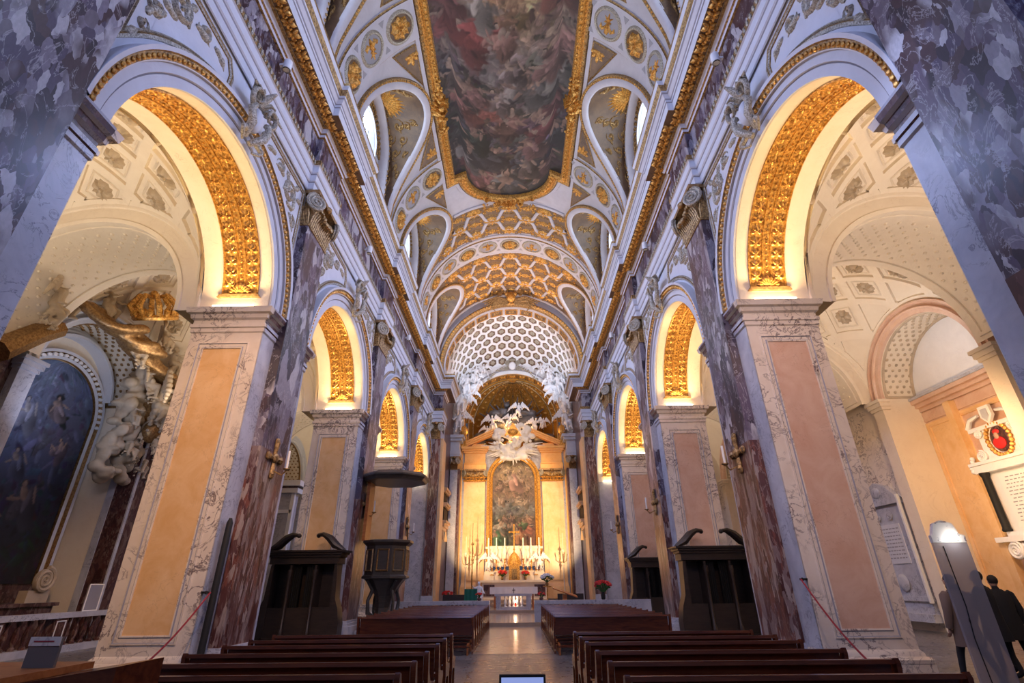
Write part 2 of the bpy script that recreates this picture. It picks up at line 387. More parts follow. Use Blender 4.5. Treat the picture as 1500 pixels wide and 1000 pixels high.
for s in (-1, 1):
    q = MB()
    edges = []
    for Yc in [BAYS[0]-PER]+BAYS:
        n = 36
        for xx, mm in ((W, 0),):
            for i in range(n):
                a0 = PI*i/n; a1 = PI*(i+1)/n
                y0 = Yc+RA*cos(a0); y1 = Yc+RA*cos(a1)
                q.quad((xx, y0, ZI+RA*sin(a0)), (xx, y1, ZI+RA*sin(a1)), (xx, y1, 12.6), (xx, y0, 12.6), mm)
    for Y0 in [-5.58]+PIERS: q.quad((W, Y0, ZI), (W, Y0+2.69, ZI), (W, Y0+2.69, 12.6), (W, Y0, 12.6))
    q.quad((W, -8, 12.6), (W, 38.4, 12.6), (W, 38.4, 16.1), (W, -8, 16.1))
    # clerestory strips between the windows
    for k in range(-1, 5):
        a = BAYS[0]+PER*(k-1)+2.5; b = BAYS[0]+PER*k-2.5
        q.quad((W-.1, a, 16.1), (W-.1, b, 16.1), (W-.1, b, 17.76), (W-.1, a, 17.76))
    struct(q, 'wall_'+SIDE[s], 'stucco', s)
    # ------------- entablature
    path = [(6.05, -6)]
    for Y0 in PIERS[:]:
        path += [(6.05, Y0+.5), (5.87, Y0+.5), (5.87, Y0+2.2), (6.05, Y0+2.2)]
    path += [(6.05, 36.2), (5.3, 36.2), (5.3, 38.2), (5.9, 38.2)]
    def trim(no, prof, mats, ms=None, pth=path):
        t = MB(); plan_sweep(t, pth, prof, 0, ms); return struct(t, 'trim_%d' % no, mats, s, 30)
    b = 4 if s < 0 else 12
    trim(b, [(0, 12.58), (.03, 12.6), (.03, 12.83), (.05, 12.86), (.08, 12.88), (.08, 13.1), (.10, 13.13), (.13, 13.15), (.13, 13.4), (.17, 13.42), (.17, 13.62), (.02, 13.66)],
         ['stucco', 'gold_dark', 'stucco_line'], [0, 0, 2, 0, 0, 2, 0, 0, 0, 1, 1])
    trim(b+1, [(.02, 13.66), (.02, 14.7)], 'breccia')
    trim(b+2, [(.02, 14.7), (.08, 14.72), (.10, 14.8), (.15, 14.82), (.22, 14.93), (.30, 14.95), (.30, 14.99)], ['gold_dark', 'stucco', 'gold'], [0, 1, 0, 1, 0, 1])
    trim(b+3, [(.28, 14.98), (.68, 14.98)], 'ground')
    trim(b+4, [(.68, 14.98), (.68, 15.0), (.68, 15.32), (.71, 15.34), (.71, 15.42), (.74, 15.45), (.82, 15.55), (.86, 15.58), (.86, 15.66), (.95, 15.82), (1.0, 15.95), (1.0, 16.06), (0, 16.12)],
         ['stucco', 'gold_dark', 'stucco_line', 'gold'], [1, 0, 2, 0, 2, 0, 2, 0, 1, 0, 1, 0])
    # gilt acanthus under the corona
    g = MB(); y = 3.0
    while y < 35.2:
        br = any(Y0+.45 < y < Y0+2.25 for Y0 in PIERS); xo = .18 if br else 0
        ch = (lambda xo: lambda u, v, h: (5.57-xo-v, u, 14.97-h))(xo)
        for a, L in ((PI/2, .19), (PI/2-.9, .22), (PI/2+.9, .22), (-PI/2, .18), (-PI/2+.9, .2), (-PI/2-.9, .2)): leaf(g, ch, y, 0, a, L, .06, .09, 0, .7 if a < PI/2 else -.7, 4)
        g.ball(ch(y+.15, 0, .02), (.06, .05, .05), 0, 5); y += .30
    for k in range(9):
        ch = lambda u, v, h: (u, 35.66-v, 14.97-h)
        for a in (PI/2, PI/2-1, PI/2+1, -PI/2): leaf(g, ch, 5.0+k*.1 if False else 4.95+k*.16, 0, a, .15, .05, .07, 0, 0, 4)
    struct(g, 'trim_%d' % (b+5), 'gold', s, 60)
    # gilt egg-and-dart on the architrave
    g = MB(); y = 3.0
    while y < 36:
        br = any(Y0+.45 < y < Y0+2.25 for Y0 in PIERS); xo = .18 if br else 0
        g.ball((5.87-xo, y, 13.52), (.035, .055, .10), 0, 6); y += .17
    struct(g, 'trim_%d' % (b+6), 'silver', s, 60)
# ------------------------------------------------------------------ piers
def volute(mb, c, nrm, r, m=0):
    c = Vector(c); n = Vector(nrm).normalized(); u = n.cross(Vector((0, 0, 1))).normalized(); v = Vector((0, 0, 1))
    pts = []; rr = []
    for i in range(34):
        t = i/33; a = PI/2+t*2.6*2*PI; R = r*(1-t)+.02; pts.append(c+u*R*cos(a)+v*R*sin(a)+n*.03*t); rr.append(.055*(1-t*.6)*r/.28)
    mb.tube(pts, rr, 6, m)
    k = 20; o = [c+u*r*.93*cos(2*PI*i/k)+v*r*.93*sin(2*PI*i/k) for i in range(k)]
    mb.add([q-n*.10 for q in o]+[q+n*.01 for q in o], [tuple(range(k, 2*k))]+[(i, (i+1) % k, k+(i+1) % k, k+i) for i in range(k)], m)
def capital(par, x0, x1, y0, y1, z0, hh, s, front='x', mat='gold_dark', off=(0, 0, 0)):
    """gilded composite capital on a pilaster body x0..x1, y0..y1"""
    a = MB()
    a.box(x0-.03, x1, y0-.03, y1+.03, z0, z0+.07)
    n = 14
    for i in range(n):                                     # acanthus fluting
        if front == 'x':
            yy = y0+(y1-y0)*(i+.5)/n; a.tube([(x0-.01, yy, z0+.07), (x0-.05, yy, z0+hh*.3), (x0-.16, yy, z0+hh*.48)], [.035, .045, .02], 5)
        else:
            xx = x0+(x1-x0)*(i+.5)/n; a.tube([(xx, y0-.01, z0+.07), (xx, y0-.05, z0+hh*.3), (xx, y0-.16, z0+hh*.48)], [.035, .045, .02], 5)
    for i in range(5): a.tube([(x0+(x1-x0)*(i+.5)/5, y0-.01, z0+.07), (x0+(x1-x0)*(i+.5)/5, y0-.07, z0+hh*.3), (x0+(x1-x0)*(i+.5)/5, y0-.17, z0+hh*.48)], [.03, .04, .02], 5)
    a.box(x0+.02, x1, y0+.02, y1-.02, z0+.07, z0+hh-.12)
    for o in a.v[:0]: pass
    a.v = [(p[0]-off[0], p[1]-off[1], p[2]) for p in a.v]
    A = a.obj('capital', mat, par, s)
    b = MB(); r = hh*.235
    zc = z0+hh*.66
    if front == 'x': vs = [((x0-.16, y0-.06, zc), (-1, -1, 0)), ((x0-.16, y1+.06, zc), (-1, 1, 0))]
    else: vs = [((x0-.06, y0-.16, zc), (-1, -1, 0)), ((x1+.06, y0-.16, zc), (1, -1, 0))]
    for c, nn in vs: volute(b, c, nn, r)
    b.v = [(p[0]-off[0], p[1]-off[1], p[2]) for p in b.v]; b.obj('volute', 'silver', A, s)
    d = MB(); rg = random.Random(3)
    for i in range(26):                                    # garland of flowers between the volutes
        t = i/25; sag = -.30*hh*sin(PI*t)
        q = (x0-.15-.1*sin(PI*t), y0+(y1-y0)*t, z0+hh*.72+sag) if front == 'x' else (x0+(x1-x0)*t, y0-.15-.1*sin(PI*t), z0+hh*.72+sag)
        d.ball((q[0]+rg.uniform(-.03, .03), q[1]+rg.uniform(-.03, .03), q[2]+rg.uniform(-.04, .04)), rg.uniform(.05, .085), 0, 6)
    d.v = [(p[0]-off[0], p[1]-off[1], p[2]) for p in d.v]; d.obj('garland', 'gold_dark', A, s)
    e = MB(); e.box(x0-.22, x1, y0-.16, y1+.16 if front == 'x' else y1, z0+hh-.13, z0+hh, 0, -.0)
    if front == 'x': e.ball((x0-.2, (y0+y1)/2, z0+hh-.1), (.12, .14, .12), 0, 8)
    else: e.ball(((x0+x1)/2, y0-.18, z0+hh-.1), (.14, .12, .12), 0, 8)
    e.v = [(p[0]-off[0], p[1]-off[1], p[2]) for p in e.v]; e.obj('abacus', 'bronze', A, s)
    return A
def make_pier(s, pan):
    t = thing('nave_pier', 'x', 'pier', (s*7.0, 0, 0), 0, None)
    X = 7.0
    def put(mb, name, mats, par=t, sm=40):
        mb.v = [(a-X, b, c) for a, b, c in mb.v]; return mb.obj(name, mats, par, s, sm)
    b = MB(); b.box(5.98, 8.05, -.12, 2.81, 0, .26)
    lp = [(7, 0), (6.1, 0), (6.1, 2.69), (7.9, 2.69), (7.9, 0), (7, 0)]
    plan_sweep(b, lp, [(.13, .24), (.14, .3), (.10, .34), (.06, .35), (.05, .40), (.0, .46)])
    put(b, 'plinth', 'border')
    b = MB(); b.box(6.1, 7.9, 0, 2.69, .25, 7.5); put(b, 'shaft', 'border')
    b = MB(); b.quad((6.088, .02, .46), (6.088, 2.67, .46), (6.088, 2.67, 7.5), (6.088, .02, 7.5)); put(b, 'side_facing', 'grey_marble')
    ch = ch_front(0)
    b = MB(); rect = [(6.51, .79), (7.49, .79), (7.49, 7.0), (6.51, 7.0)]
    csweep(b, rect, [(-.02, 0), (-.02, .03), (.01, .035), (.03, .015), (.10, .015), (.12, .035), (.14, .03), (.14, 0)], ch, True, ms=[0, 0, 1, 0, 1, 0, 0]); put(b, 'panel_frame', ['border', 'stucco_line'])
    b = MB(); b.quad(ch(6.5, .78, .008), ch(7.5, .78, .008), ch(7.5, 7.01, .008), ch(6.5, 7.01, .008)); put(b, 'inlaid_panel', pan)
    b = MB(); plan_sweep(b, lp, [(0, 7.42), (.03, 7.45), (.03, 7.55), (.06, 7.57), (.06, 7.66), (.015, 7.68), (.015, 7.78), (.08, 7.82), (.10, 7.92), (.17, 7.95), (.19, 8.05), (.20, 8.09), (0, 8.1)])
    put(b, 'impost', 'border' if pan == 'yellow' else 'border')
    b = MB(); plan_sweep(b, [(6.085, 0.0), (6.085, 2.69)], [(0, 7.42), (.035, 7.45), (.035, 7.55), (.065, 7.57), (.065, 7.66), (.02, 7.68), (.02, 7.78), (.085, 7.82), (.105, 7.92), (.175, 7.95), (.195, 8.05), (.205, 8.09), (0, 8.11)], ms=[0, 0, 1, 0, 0, 1, 0, 1, 0, 1, 0, 0])
    put(b, 'impost_return', ['grey_marble', 'breccia_dark'])
    b = MB(); b.box(5.85, 6.1, .65, 2.05, 4.7, 11.35, 0); b.box(5.85, 6.1, .65, 2.05, .5, 4.7, 1); put(b, 'pilaster', ['breccia', 'breccia_red'])  # one stone in two tones: warm light low down painted as redder breccia
    b = MB(); b.box(5.70, 6.1, .5, 2.2, 0, .34); b.box(5.76, 6.1, .56, 2.14, .34, .44, 0, 0, 0); b.box(5.80, 6.1, .6, 2.1, .44, .52); put(b, 'pilaster_base', 'grey_marble')
    capital(t, 5.85, 6.1, .65, 2.05, 11.33, 1.25, s, 'x', off=(X, 0, 0))
    return t
PL = {-1: ['left nave pier nearest the viewer, only its huge violet pilaster in view', 'left nave pier with a glowing yellow marble panel, rope tied beside it', 'left nave pier behind the dark pulpit and black confessional', 'farthest left free pier, behind the pulpit canopy'],
      1: ['right nave pier nearest the viewer, huge violet breccia pilaster lit by a blue glare', 'right nave pier with a wide pink marble panel, second from the viewer', 'right nave pier behind the larger brown confessional', 'farthest right free pier, behind the smaller black confessional']}
for s in (-1, 1):
    p0 = make_pier(s, 'yellow' if s < 0 else 'pink'); 
    for k, Y0 in enumerate(PIERS):
        p = p0 if k == 0 else dup(p0)
        p.location = (s*7, Y0, 0); p['label'] = PL[s][k]; p['group'] = 'free-standing nave piers'
# ------------------------------------------------------------------ arches
def make_arch(s):
    t = thing('nave_arch', 'x', 'arch', (s*7, 0, 0), 0, 'nave arches'); X = 7.0
    def put(mb, name, mats, par=t, sm=40):
        mb.v = [(a-X, b, c) for a, b, c in mb.v]; return mb.obj(name, mats, par, s, sm)
    chw = ch_wall(W); chs = ch_soff(0, ZI, RA)
    sc_ = arc((0, ZI), RA, 0, PI, 56)
    b = MB(); csweep(b, sc_, [(0, -.02), (0, .05), (.20, .05), (.215, .035), (.23, .05), (.24, .09), (.40, .09), (.41, .15), (.43, .16), (.56, .19), (.58, .24), (.66, .26), (.67, .0)], chw, False, ms=[0, 0, 1, 1, 0, 0, 1, 0, 2, 2, 0, 0]); put(b, 'archivolt', ['stucco', 'stucco_line', 'gold_dark'])
    b = MB()
    for i in range(72):
        a = PI*(i+.5)/72; b.ball(chw((RA+.49)*cos(a), ZI+(RA+.49)*sin(a), .18), (.05, .05, .05), 0, 6)
    put(b, 'egg_moulding', 'gold')
    b = MB(); b.grid(lambda u, v: chs(W+(WT-W)*u, PI*RA*v, 0), 4, 56); put(b, 'soffit', 'soffit')
    # gilt relief band
    L = PI*RA; z0 = .42
    b = MB(); b.grid(lambda u, v: chs(6.42+.96*u, z0+(L-2*z0)*v, .012), 3, 50, 0)
    k = 0; y = z0+.30
    while y < L-z0-.2:
        for xc, hd in ((6.62, 1), (7.18, -1)):
            d = PI/2 if y < L/2 else -PI/2
            leaf(b, chs, xc, y-.14*(1 if d > 0 else -1), d, .36, .07, .06, 0, 0, 5)
            for q in (-1, 1):
                spiral(b, chs, xc+q*.095, y, .085, d-q*.6, 1.1, .035, .05, 0, 9, q)
                leaf(b, chs, xc, y, d+q*1.15, .19, .04, .055, 0, -q*.9, 4)
            b.ball(chs(xc, y+.02, .05), .035, 0, 5)
        b.ball(chs(6.90, y, .03), .035, 0, 5); b.ball(chs(6.90, y+.14, .03), (.03, .03, .03), 0, 5)
        y += .30
    for xc in (6.44, 6.80, 7.00, 7.36): csweep(b, [(xc, z0+(L-2*z0)*i/50) for i in range(51)], [(-.02, .01), (-.012, .04), (.012, .04), (.02, .01)], chs)
    put(b, 'gilt_relief', 'gold', t, 60)
    for q in (0, 1):                                       # shell
        b = MB()
        f = (lambda u, v, h: chs(u, v, h)) if q == 0 else (lambda u, v, h: chs(u, L-v, h))
        for i in range(9): leaf(b, f, 6.9, z0+.02, PI/2+(i-4)*.34, .36, .07, .09, 0, 0, 5)
        put(b, 'palmette', 'gold', t, 60)
    for q in (0, 1):
        b = MB(); f = (lambda u, v, h: chs(u, v, h)) if q == 0 else (lambda u, v, h: chs(u, L-v, h))
        b.prism([(6.34, z0-.09), (7.46, z0-.09), (7.40, z0), (6.40, z0)], f, 0, .09)
        put(b, 'relief_ledge', 'bronze')
    for q in (-1, 1): b = MB(); b.box(6.42, 7.46, q*2.72-.03, q*2.72+.03, ZI+.005, ZI+.05); put(b, 'lamp_strip', 'lampstrip')
    # keystone cartouche
    b = MB()
    for q in (-1, 1):
        pts = []
        for i in range(26):
            u = i/25; a = -PI/2+q*0+u*2.2*PI*1.0; r = .26*(1-.75*u); pts.append((W-.35-.12*sin(PI*u), q*(.30)+q*r*cos(a), 11.98+r*sin(a)+.05))
        b.tube(pts, [.07-.04*i/25 for i in range(26)], 6)
        b.tube([(W-.2, q*.12, 11.0), (W-.42, q*.28, 11.3), (W-.40, q*.40, 11.6), (W-.42, q*.3, 11.8)], [.07, .10, .09, .06], 6)
        pts = [(W-.25-.10*sin(PI*i/14), q*(.18+.24*sin(i/14*3)), 11.15-.35*i/14) for i in range(15)]; b.tube(pts, [.08-.05*i/14 for i in range(15)], 6)
        for j in range(3): b.tube([(W-.25, q*(.1+.1*j), 12.15), (W-.42, q*(.2+.16*j), 12.35-.05*j), (W-.5, q*(.3+.2*j), 12.3-.08*j)], [.07, .06, .02], 5)
    b.tube([(W-.25, 0, 12.1), (W-.45, 0, 12.4), (W-.62, 0, 12.52)], [.10, .09, .03], 6)
    A = put(b, 'keystone_cartouche', 'silver', t, 60)
    b = MB(); b.ball((W-.28, 0, 11.6), (.16, .2, .36), 0, 12); put(b, 'shield', 'stucco', A, 60)
    for q in (-1, 1):                                      # spandrels
        R = 3.72; a1 = math.acos(3.28/R)
        poly = [(q*R*cos(a1+(math.acos(.85/R)-a1)*i/12), ZI+R*sin(a1+(math.acos(.85/R)-a1)*i/12)) for i in range(13)]+[(q*.85, 12.05), (q*1.05, 12.36), (q*3.28, 12.36)]
        if q < 0: poly = poly[::-1]
        b = MB(); csweep(b, poly, [(-.12, .0), (-.11, .035), (-.05, .05), (-.02, .02), (0, .055), (.03, .03), (.03, 0)], chw, True, ms=[0, 0, 1, 0, 0, 1]); F = put(b, 'spandrel_frame', ['silver', 'gold_dark'])
        b = MB(); spiral(b, chw, q*2.55, 11.75, .36, 0 if q > 0 else PI, 1.6, .06, .08, 0, 22, q); spiral(b, chw, q*2.95, 11.05, .22, PI/2, 1.4, .05, .07, 0, 18, -q); spiral(b, chw, q*1.85, 12.05, .2, PI, 1.3, .05, .07, 0, 16, -q)
        spiral(b, chw, q*3.03, 10.45, .14, PI/2, 1.2, .04, .06, 0, 14, q)
        for (u, v, a, Lf) in ((2.2, 11.6, .6, .6), (2.5, 11.4, -.4, .5), (2.9, 11.4, 1.4, .6), (2.1, 11.9, 2.6, .5), (3.05, 10.7, 1.6, .5), (1.5, 12.1, 3.0, .5), (2.7, 12.05, .3, .45), (2.35, 12.0, 1.7, .3), (3.1, 10.2, -1.5, .4), (2.75, 11.2, -1.2, .4), (3.0, 11.9, -.3, .25)):
            leaf(b, chw, q*u, v, a if q > 0 else PI-a, Lf, .085, .08, 0, .9*q, 7)
        put(b, 'scroll_relief', 'silver', F, 60)
    return t
AL = {-1: ['nearest left nave arch, its whole gilded soffit glowing over the stucco monument', 'second left nave arch, between the yellow-panelled pier and the pulpit pier', 'third left nave arch, glowing just above the pulpit canopy', 'farthest and narrowest looking left nave arch, next to the sanctuary'],
      1: ['nearest right nave arch, its whole gilded soffit glowing above the white lunette', 'second right nave arch, past the pink-panelled pier', 'third right nave arch, above the smaller black confessional', 'farthest and narrowest looking right nave arch, next to the sanctuary']}
for s in (-1, 1):
    a0 = make_arch(s)
    for k, Yc in enumerate(BAYS):
        a = a0 if k == 0 else dup(a0)
        a.location = (s*7, Yc, 0); a['label'] = AL[s][k]
        for q in (-1, 1): area('impost_lamp', (s*6.95, Yc+q*2.66, ZI+.12), (s*6.95, Yc+q*1.0, ZI+2.9), 1.0, .12, 82 if q > 0 else 44, (1, .70, .34), 150)
# ------------------------------------------------------------------ nave vault
RV = 6.0; ZV = 17.75; ch = ch_cyl()
RIBS = [12.56, 20.95, 29.34]; DEG = RV*PI/180; SA = 48.5*DEG
def hw(sv):                                                # half width of the lunette opening at arc length sv
    if sv > SA: return 0
    return 2.5 if sv < 1.2 else 2.5*math.sqrt(max(0, 1-((sv-1.2)/(SA-1.2))**2))
LT = PI*RV
vt = MB()
for Yc in [BAYS[0]-PER]+BAYS:
    y1 = Yc+3.4 if Yc < 33 else 36.7
    sv = sorted(set([round(LT*j/64, 4) for j in range(65)]+[SA-.001*3**k for k in range(6)]+[LT-SA+.001*3**k for k in range(6)]))
    for a, b_ in zip(sv[:-1], sv[1:]):
        ha, hb = [hw(min(v, LT-v)) for v in (a, b_)]
        for e, sg in ((Yc-3.4, -1), (y1, 1)):
            for j in range(6):
                f0 = j/6; f1 = (j+1)/6
                g = lambda v, h_, f: ch(e+(Yc+sg*h_-e)*f, v, 0)
                vt.quad(g(a, ha, f0), g(a, ha, f1), g(b_, hb, f1), g(b_, hb, f0), 1 if Yc > 33 or (Yc > 25 and e+(Yc+sg*ha-e)*f0 > 25.2) else 0)
for i in range(3):
    vt.grid(lambda u, v: ch(RIBS[i]-1.2+2.4*u, LT*v, 0), 4, 48, 0)
# above the springings behind the cornice
tag(vt.obj('ceiling', ['vault', 'ground'], None, 1, 60), kind='structure')
def lun_curve(n=40):
    pts = [(-2.5, -1.2), (-2.5, 0)]
    for i in range(n+1):
        a = PI-PI*i/n; pts.append((2.5*cos(a), 1.2+(SA-1.2)*sin(a)))
    pts += [(2.5, 0), (2.5, -1.2)]; return pts
LC = lun_curve()
def chR(u, v, h):                                          # vault chart continued straight down below the springing
    return ch(u, v, h) if v >= 0 else (RV-h, u, ZV+v)
def make_lunette(s):
    t = thing('window_lunette', 'x', 'lunette', (s*6, 0, 16.5), 0, 'window lunettes of the vault')
    def put(mb, name, mats, par=t, sm=50):
        mb.v = [(a-6, b, c-16.5) for a, b, c in mb.v]; return mb.obj(name, mats, par, s, sm)
    rev = LC[::-1]
    b = MB(); csweep(b, LC, [(.0, -.05), (.0, .10), (-.05, .15), (-.28, .15), (-.33, .10), (-.33, .12), (-.46, .14), (-.48, .0)], chR, False, ms=[0, 0, 0, 0, 1, 1, 1]); put(b, 'lunette_band', ['vault', 'gold_dark'])
    b = MB()
    for i in range(2, len(LC)-2):
        for f in (0, .5):
            p = LC[i]; q = LC[i+1]; u = p[0]*(1-f)+q[0]*f; v = p[1]*(1-f)+q[1]*f; L = math.hypot(u, max(0, v-1.2)*2.5/3.88) or 1
            b.ball(chR(u*1.155, v+.38*max(0, v-1.2)/3.88, .13), .045, 0, 5)
    put(b, 'bead_moulding', 'gold', t)
    XW = 6.5; n = len(LC)-1
    cum = [0]
    for i in range(n): cum.append(cum[-1]+math.hypot(LC[i+1][0]-LC[i][0], LC[i+1][1]-LC[i][1]))
    def wallpt(f):                                         # the same curve where the little vault meets the window wall
        leg = 4.0; A = PI*2.45; T = 2*leg+A; d = f*T
        if d < leg: return (-2.45, 16.6+d)
        if d > leg+A: return (2.45, 20.6-(d-leg-A))
        a = PI-(d-leg)/2.45; return (2.45*cos(a), 20.6+2.45*sin(a))
    def lpt(i, v):
        i = max(0, min(n-1e-6, i)); k = int(i); f = i-k
        u, w_ = (LC[k][0]*(1-f)+LC[k+1][0]*f, LC[k][1]*(1-f)+LC[k+1][1]*f); p = chR(u, w_, 0); q = wallpt((cum[k]*(1-f)+cum[k+1]*f)/cum[-1])
        return Vector((p[0]+(XW-p[0])*v, p[1]+(q[0]-p[1])*v, p[2]+(q[1]-p[2])*v))
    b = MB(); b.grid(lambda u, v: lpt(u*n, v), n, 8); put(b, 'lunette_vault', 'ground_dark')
    def chl(u, v, h):
        p = lpt(n/2+u*4.2, v); d = Vector((-.15, -p.y, (18.6-p.z))).normalized(); return tuple(p+d*h)
    b = MB()
    for j in range(11):                                    # scallop shell under the crown
        a = (j-5)*.25; leaf(b, lambda u, v, h: chl(u, .80-v*.42, h), 0, 0, PI/2-a, 1.05, .10, .12, 0, 0, 6)
    for q in (-1, 1): spiral(b, lambda u, v, h: chl(u, .80-v*.42, h), q*.22, -.05, .16, 0, 1.2, .05, .1, 0, 12, q)
    put(b, 'shell', 'gold', t)
    b = MB()
    f = lambda u, v, h: chl(u, .5+v*.42, h)
    for q in (-1, 1):
        for u, v, r in ((1.3, .1, .34), (1.95, -.3, .25), (2.0, .45, .28), (2.7, .0, .30), (3.3, -.3, .22), (3.4, .35, .24), (4.0, .0, .24), (1.0, -.65, .2), (.9, .9, .22), (2.6, -.7, .16), (4.3, .5, .2), (1.6, .75, .2), (2.9, .8, .2), (3.6, -.75, .2), (.75, .5, .18), (2.2, 1.0, .16), (1.2, -.35, .2), (3.9, .9, .18)):
            spiral(b, f, q*u, v, r, u*2, 1.2, .055, .09, 0, 12, q); leaf(b, f, q*(u+.1), v, u*3, r*1.3, .07, .08, 0, .8, 5); leaf(b, f, q*u, v-.1, u*3+2.5, r*1.2, .07, .08, 0, -.8, 5)
            b.ball(f(q*u, v, .04), .05, 0, 5)
    put(b, 'gilt_relief', 'gold_dark', t, 60)
    # rib of pale stucco with gilt relief close to the glass
    b = MB(); sc = []
    for i in range(25):
        a = PI*i/24; sc.append((1.12*cos(a), 20.85+1.12*sin(a)))
    sc = [(1.12, 16.2)]+sc+[(-1.12, 16.2)]
    csweep(b, sc, [(0, 0), (0, .10), (.10, .10), (.12, .06), (.2, .06), (.22, 0)], ch_wall(XW)); put(b, 'window_architrave', 'stucco')
    b = MB(); csweep(b, sc, [(.78, 0), (.76, .46), (.80, .50), (.98, .50), (1.02, .46), (1.02, 0)], ch_wall(XW)); put(b, 'inner_arch', 'vault')
    b = MB()
    for i in range(14*2+22):
        for rr, sz, hx in ((.32, .075, .05), (.47, .06, .1), (.60, .08, .08), (.72, .05, .05), (.90, .045, .50)):
            if i < 14: p = (1.12+rr, 16.4+i*.3)
            elif i >= 36: p = (-1.12-rr, 16.4+(i-36)*.3)
            else: a = PI*(i-13.5)/22; p = ((1.12+rr)*cos(a), 20.85+(1.12+rr)*sin(a))
            b.ball((XW-hx, p[0], p[1]), (.07, sz*1.35, sz*1.25), 0, 6)
    put(b, 'gilt_border', 'gold_dark')
    return t
def make_window(s, Yc, no):
    XW = 6.5; out = [(1.1, 16.2)]+[(1.1*cos(PI*i/16), 20.85+1.1*sin(PI*i/16)) for i in range(17)]+[(-1.1, 16.2)]
    b = MB()
    n = len(out); o2 = []
    big = [(2.47, 16.2)]+[(2.47*cos(PI*i/16), 20.6+2.47*sin(PI*i/16)) for i in range(17)]+[(-2.47, 16.2)]
    for i in range(n-1):
        b.quad((XW, Yc+out[i][0], out[i][1]), (XW, Yc+out[i+1][0], out[i+1][1]), (XW, Yc+big[i+1][0], big[i+1][1]), (XW, Yc+big[i][0], big[i][1]))
        b.quad((XW, Yc+out[i][0], out[i][1]), (XW, Yc+out[i+1][0], out[i+1][1]), (XW+.3, Yc+out[i+1][0]*.9, out[i+1][1]-.1), (XW+.3, Yc+out[i][0]*.9, out[i][1]-.1))
    b.quad((6, Yc-2.5, 16.2), (6, Yc+2.5, 16.2), (7.5, Yc+2.5, 16.2), (7.5, Yc-2.5, 16.2))
    for q in (-1, 1): b.quad((5.99, Yc+q*2.5, 16.15), (5.99, Yc+q*2.5, 17.8), (XW, Yc+q*2.5, 17.8), (XW, Yc+q*2.5, 16.15))
    Wn = struct(b, 'window_%d' % no, 'stucco', s)
    b = MB(); k = len(out); b.add([(XW+.28, Yc+u*.9, v-.1) for u, v in out], [tuple(range(k))]); p = b.obj('pane', 'pane', Wn, s)
    b = MB()
    for q in (-.66, -.33, 0, .33, .66): b.tube([(XW+.25, Yc+q, 16.3), (XW+.25, Yc+q, 21.6)], .02, 5)
    for j in range(8): b.tube([(XW+.25, Yc-.96, 16.9+j*.6), (XW+.25, Yc+.96, 16.9+j*.6)], .02, 5)
    for j in range(4): b.tube([(XW+.25, Yc+.5*cos(a*PI/8), 17.9+j*1.1+.45*sin(a*PI/8)) for a in range(16)], .012, 5, 0, True)
    b.obj('leading', 'lead', Wn, s)
LL = {-1: 'left', 1: 'right'}; ORD = ['at the very top edge of the picture', 'first whole one from the viewer, beside the fresco', 'second whole one, where the fresco ends', 'farthest one, next to the sanctuary arch']
no = 1
for s in (-1, 1):
    l0 = make_lunette(s)
    for k, Yc in enumerate(BAYS):
        l = l0 if k == 0 else dup(l0)
        l.location = (s*6, Yc, 16.5); l['label'] = '%s window lunette with gilt shell, %s' % (LL[s], ORD[k])
        make_window(s, Yc, no); no += 1
# transverse ribs with medallions
def fleur(mb, f, cu, cv, sz, hh):
    g = lambda u, v, h: f(cu+v*sz, cv+u*sz, h)
    def st(pts, wd): csweep(mb, pts, [(-1*.1, 0), (-.06, hh*.8), (0, hh), (.06, hh*.8), (.1, 0)], g, False, scale=wd)
    st([(0, -.2), (0, .2), (0, .6), (0, .95)], [.8, 1.8, 2.1, .1])
    for q in (-1, 1):
        st([(q*.08, -.1), (q*.2, .25), (q*.5, .5), (q*.75, .35), (q*.72, .1)], [.6, 1.2, 1.4, 1.2, .5])
        st([(q*.06, -.2), (q*.2, -.45), (q*.45, -.6)], [.7, .9, .3])
    st([(0, -.2), (0, -.5), (0, -.9)], [.7, 1.0, .5]); st([(-.35, -.15), (.35, -.15)], [.8, .8])
def medallion(rib, Y, sv, kind):
    f = ch; r = .56
    b = MB(); o = [(Y+r*cos(2*PI*i/28), sv+r*1.12*sin(2*PI*i/28)) for i in range(28)]
    b.add([f(u, v, .135) for u, v in o], [tuple(range(28))], 0)
    csweep(b, o, [(-.05, .13), (-.03, .19), (.03, .2), (.07, .17), (.1, .125)], f, True, 1); D = b.obj('medallion', ['stucco_line' if kind else 'ground_dark', 'silver'], rib)
    b = MB()
    if kind: fleur(b, f, Y, sv, .47 if sv < LT/2 else -.47, .09); b.v = [tuple(p) for p in b.v]
    else: rosette(b, f, Y, sv, .46, .52, .26, 8)
    for p in range(0): pass
    b.v = [tuple(Vector(p)-(Vector((p[0], 0, p[2]-ZV)).normalized()*.13 if True else Vector())) for p in b.v]
    b.obj('fleur_de_lis' if kind else 'rosette', 'gold', D, 1, 60)
RL = ['vault rib with gilt lilies, nearest the viewer, meeting the fresco', 'second vault rib with gilt lilies, meeting the corners of the fresco', 'unbroken vault rib with eleven medallions, beyond the fresco']
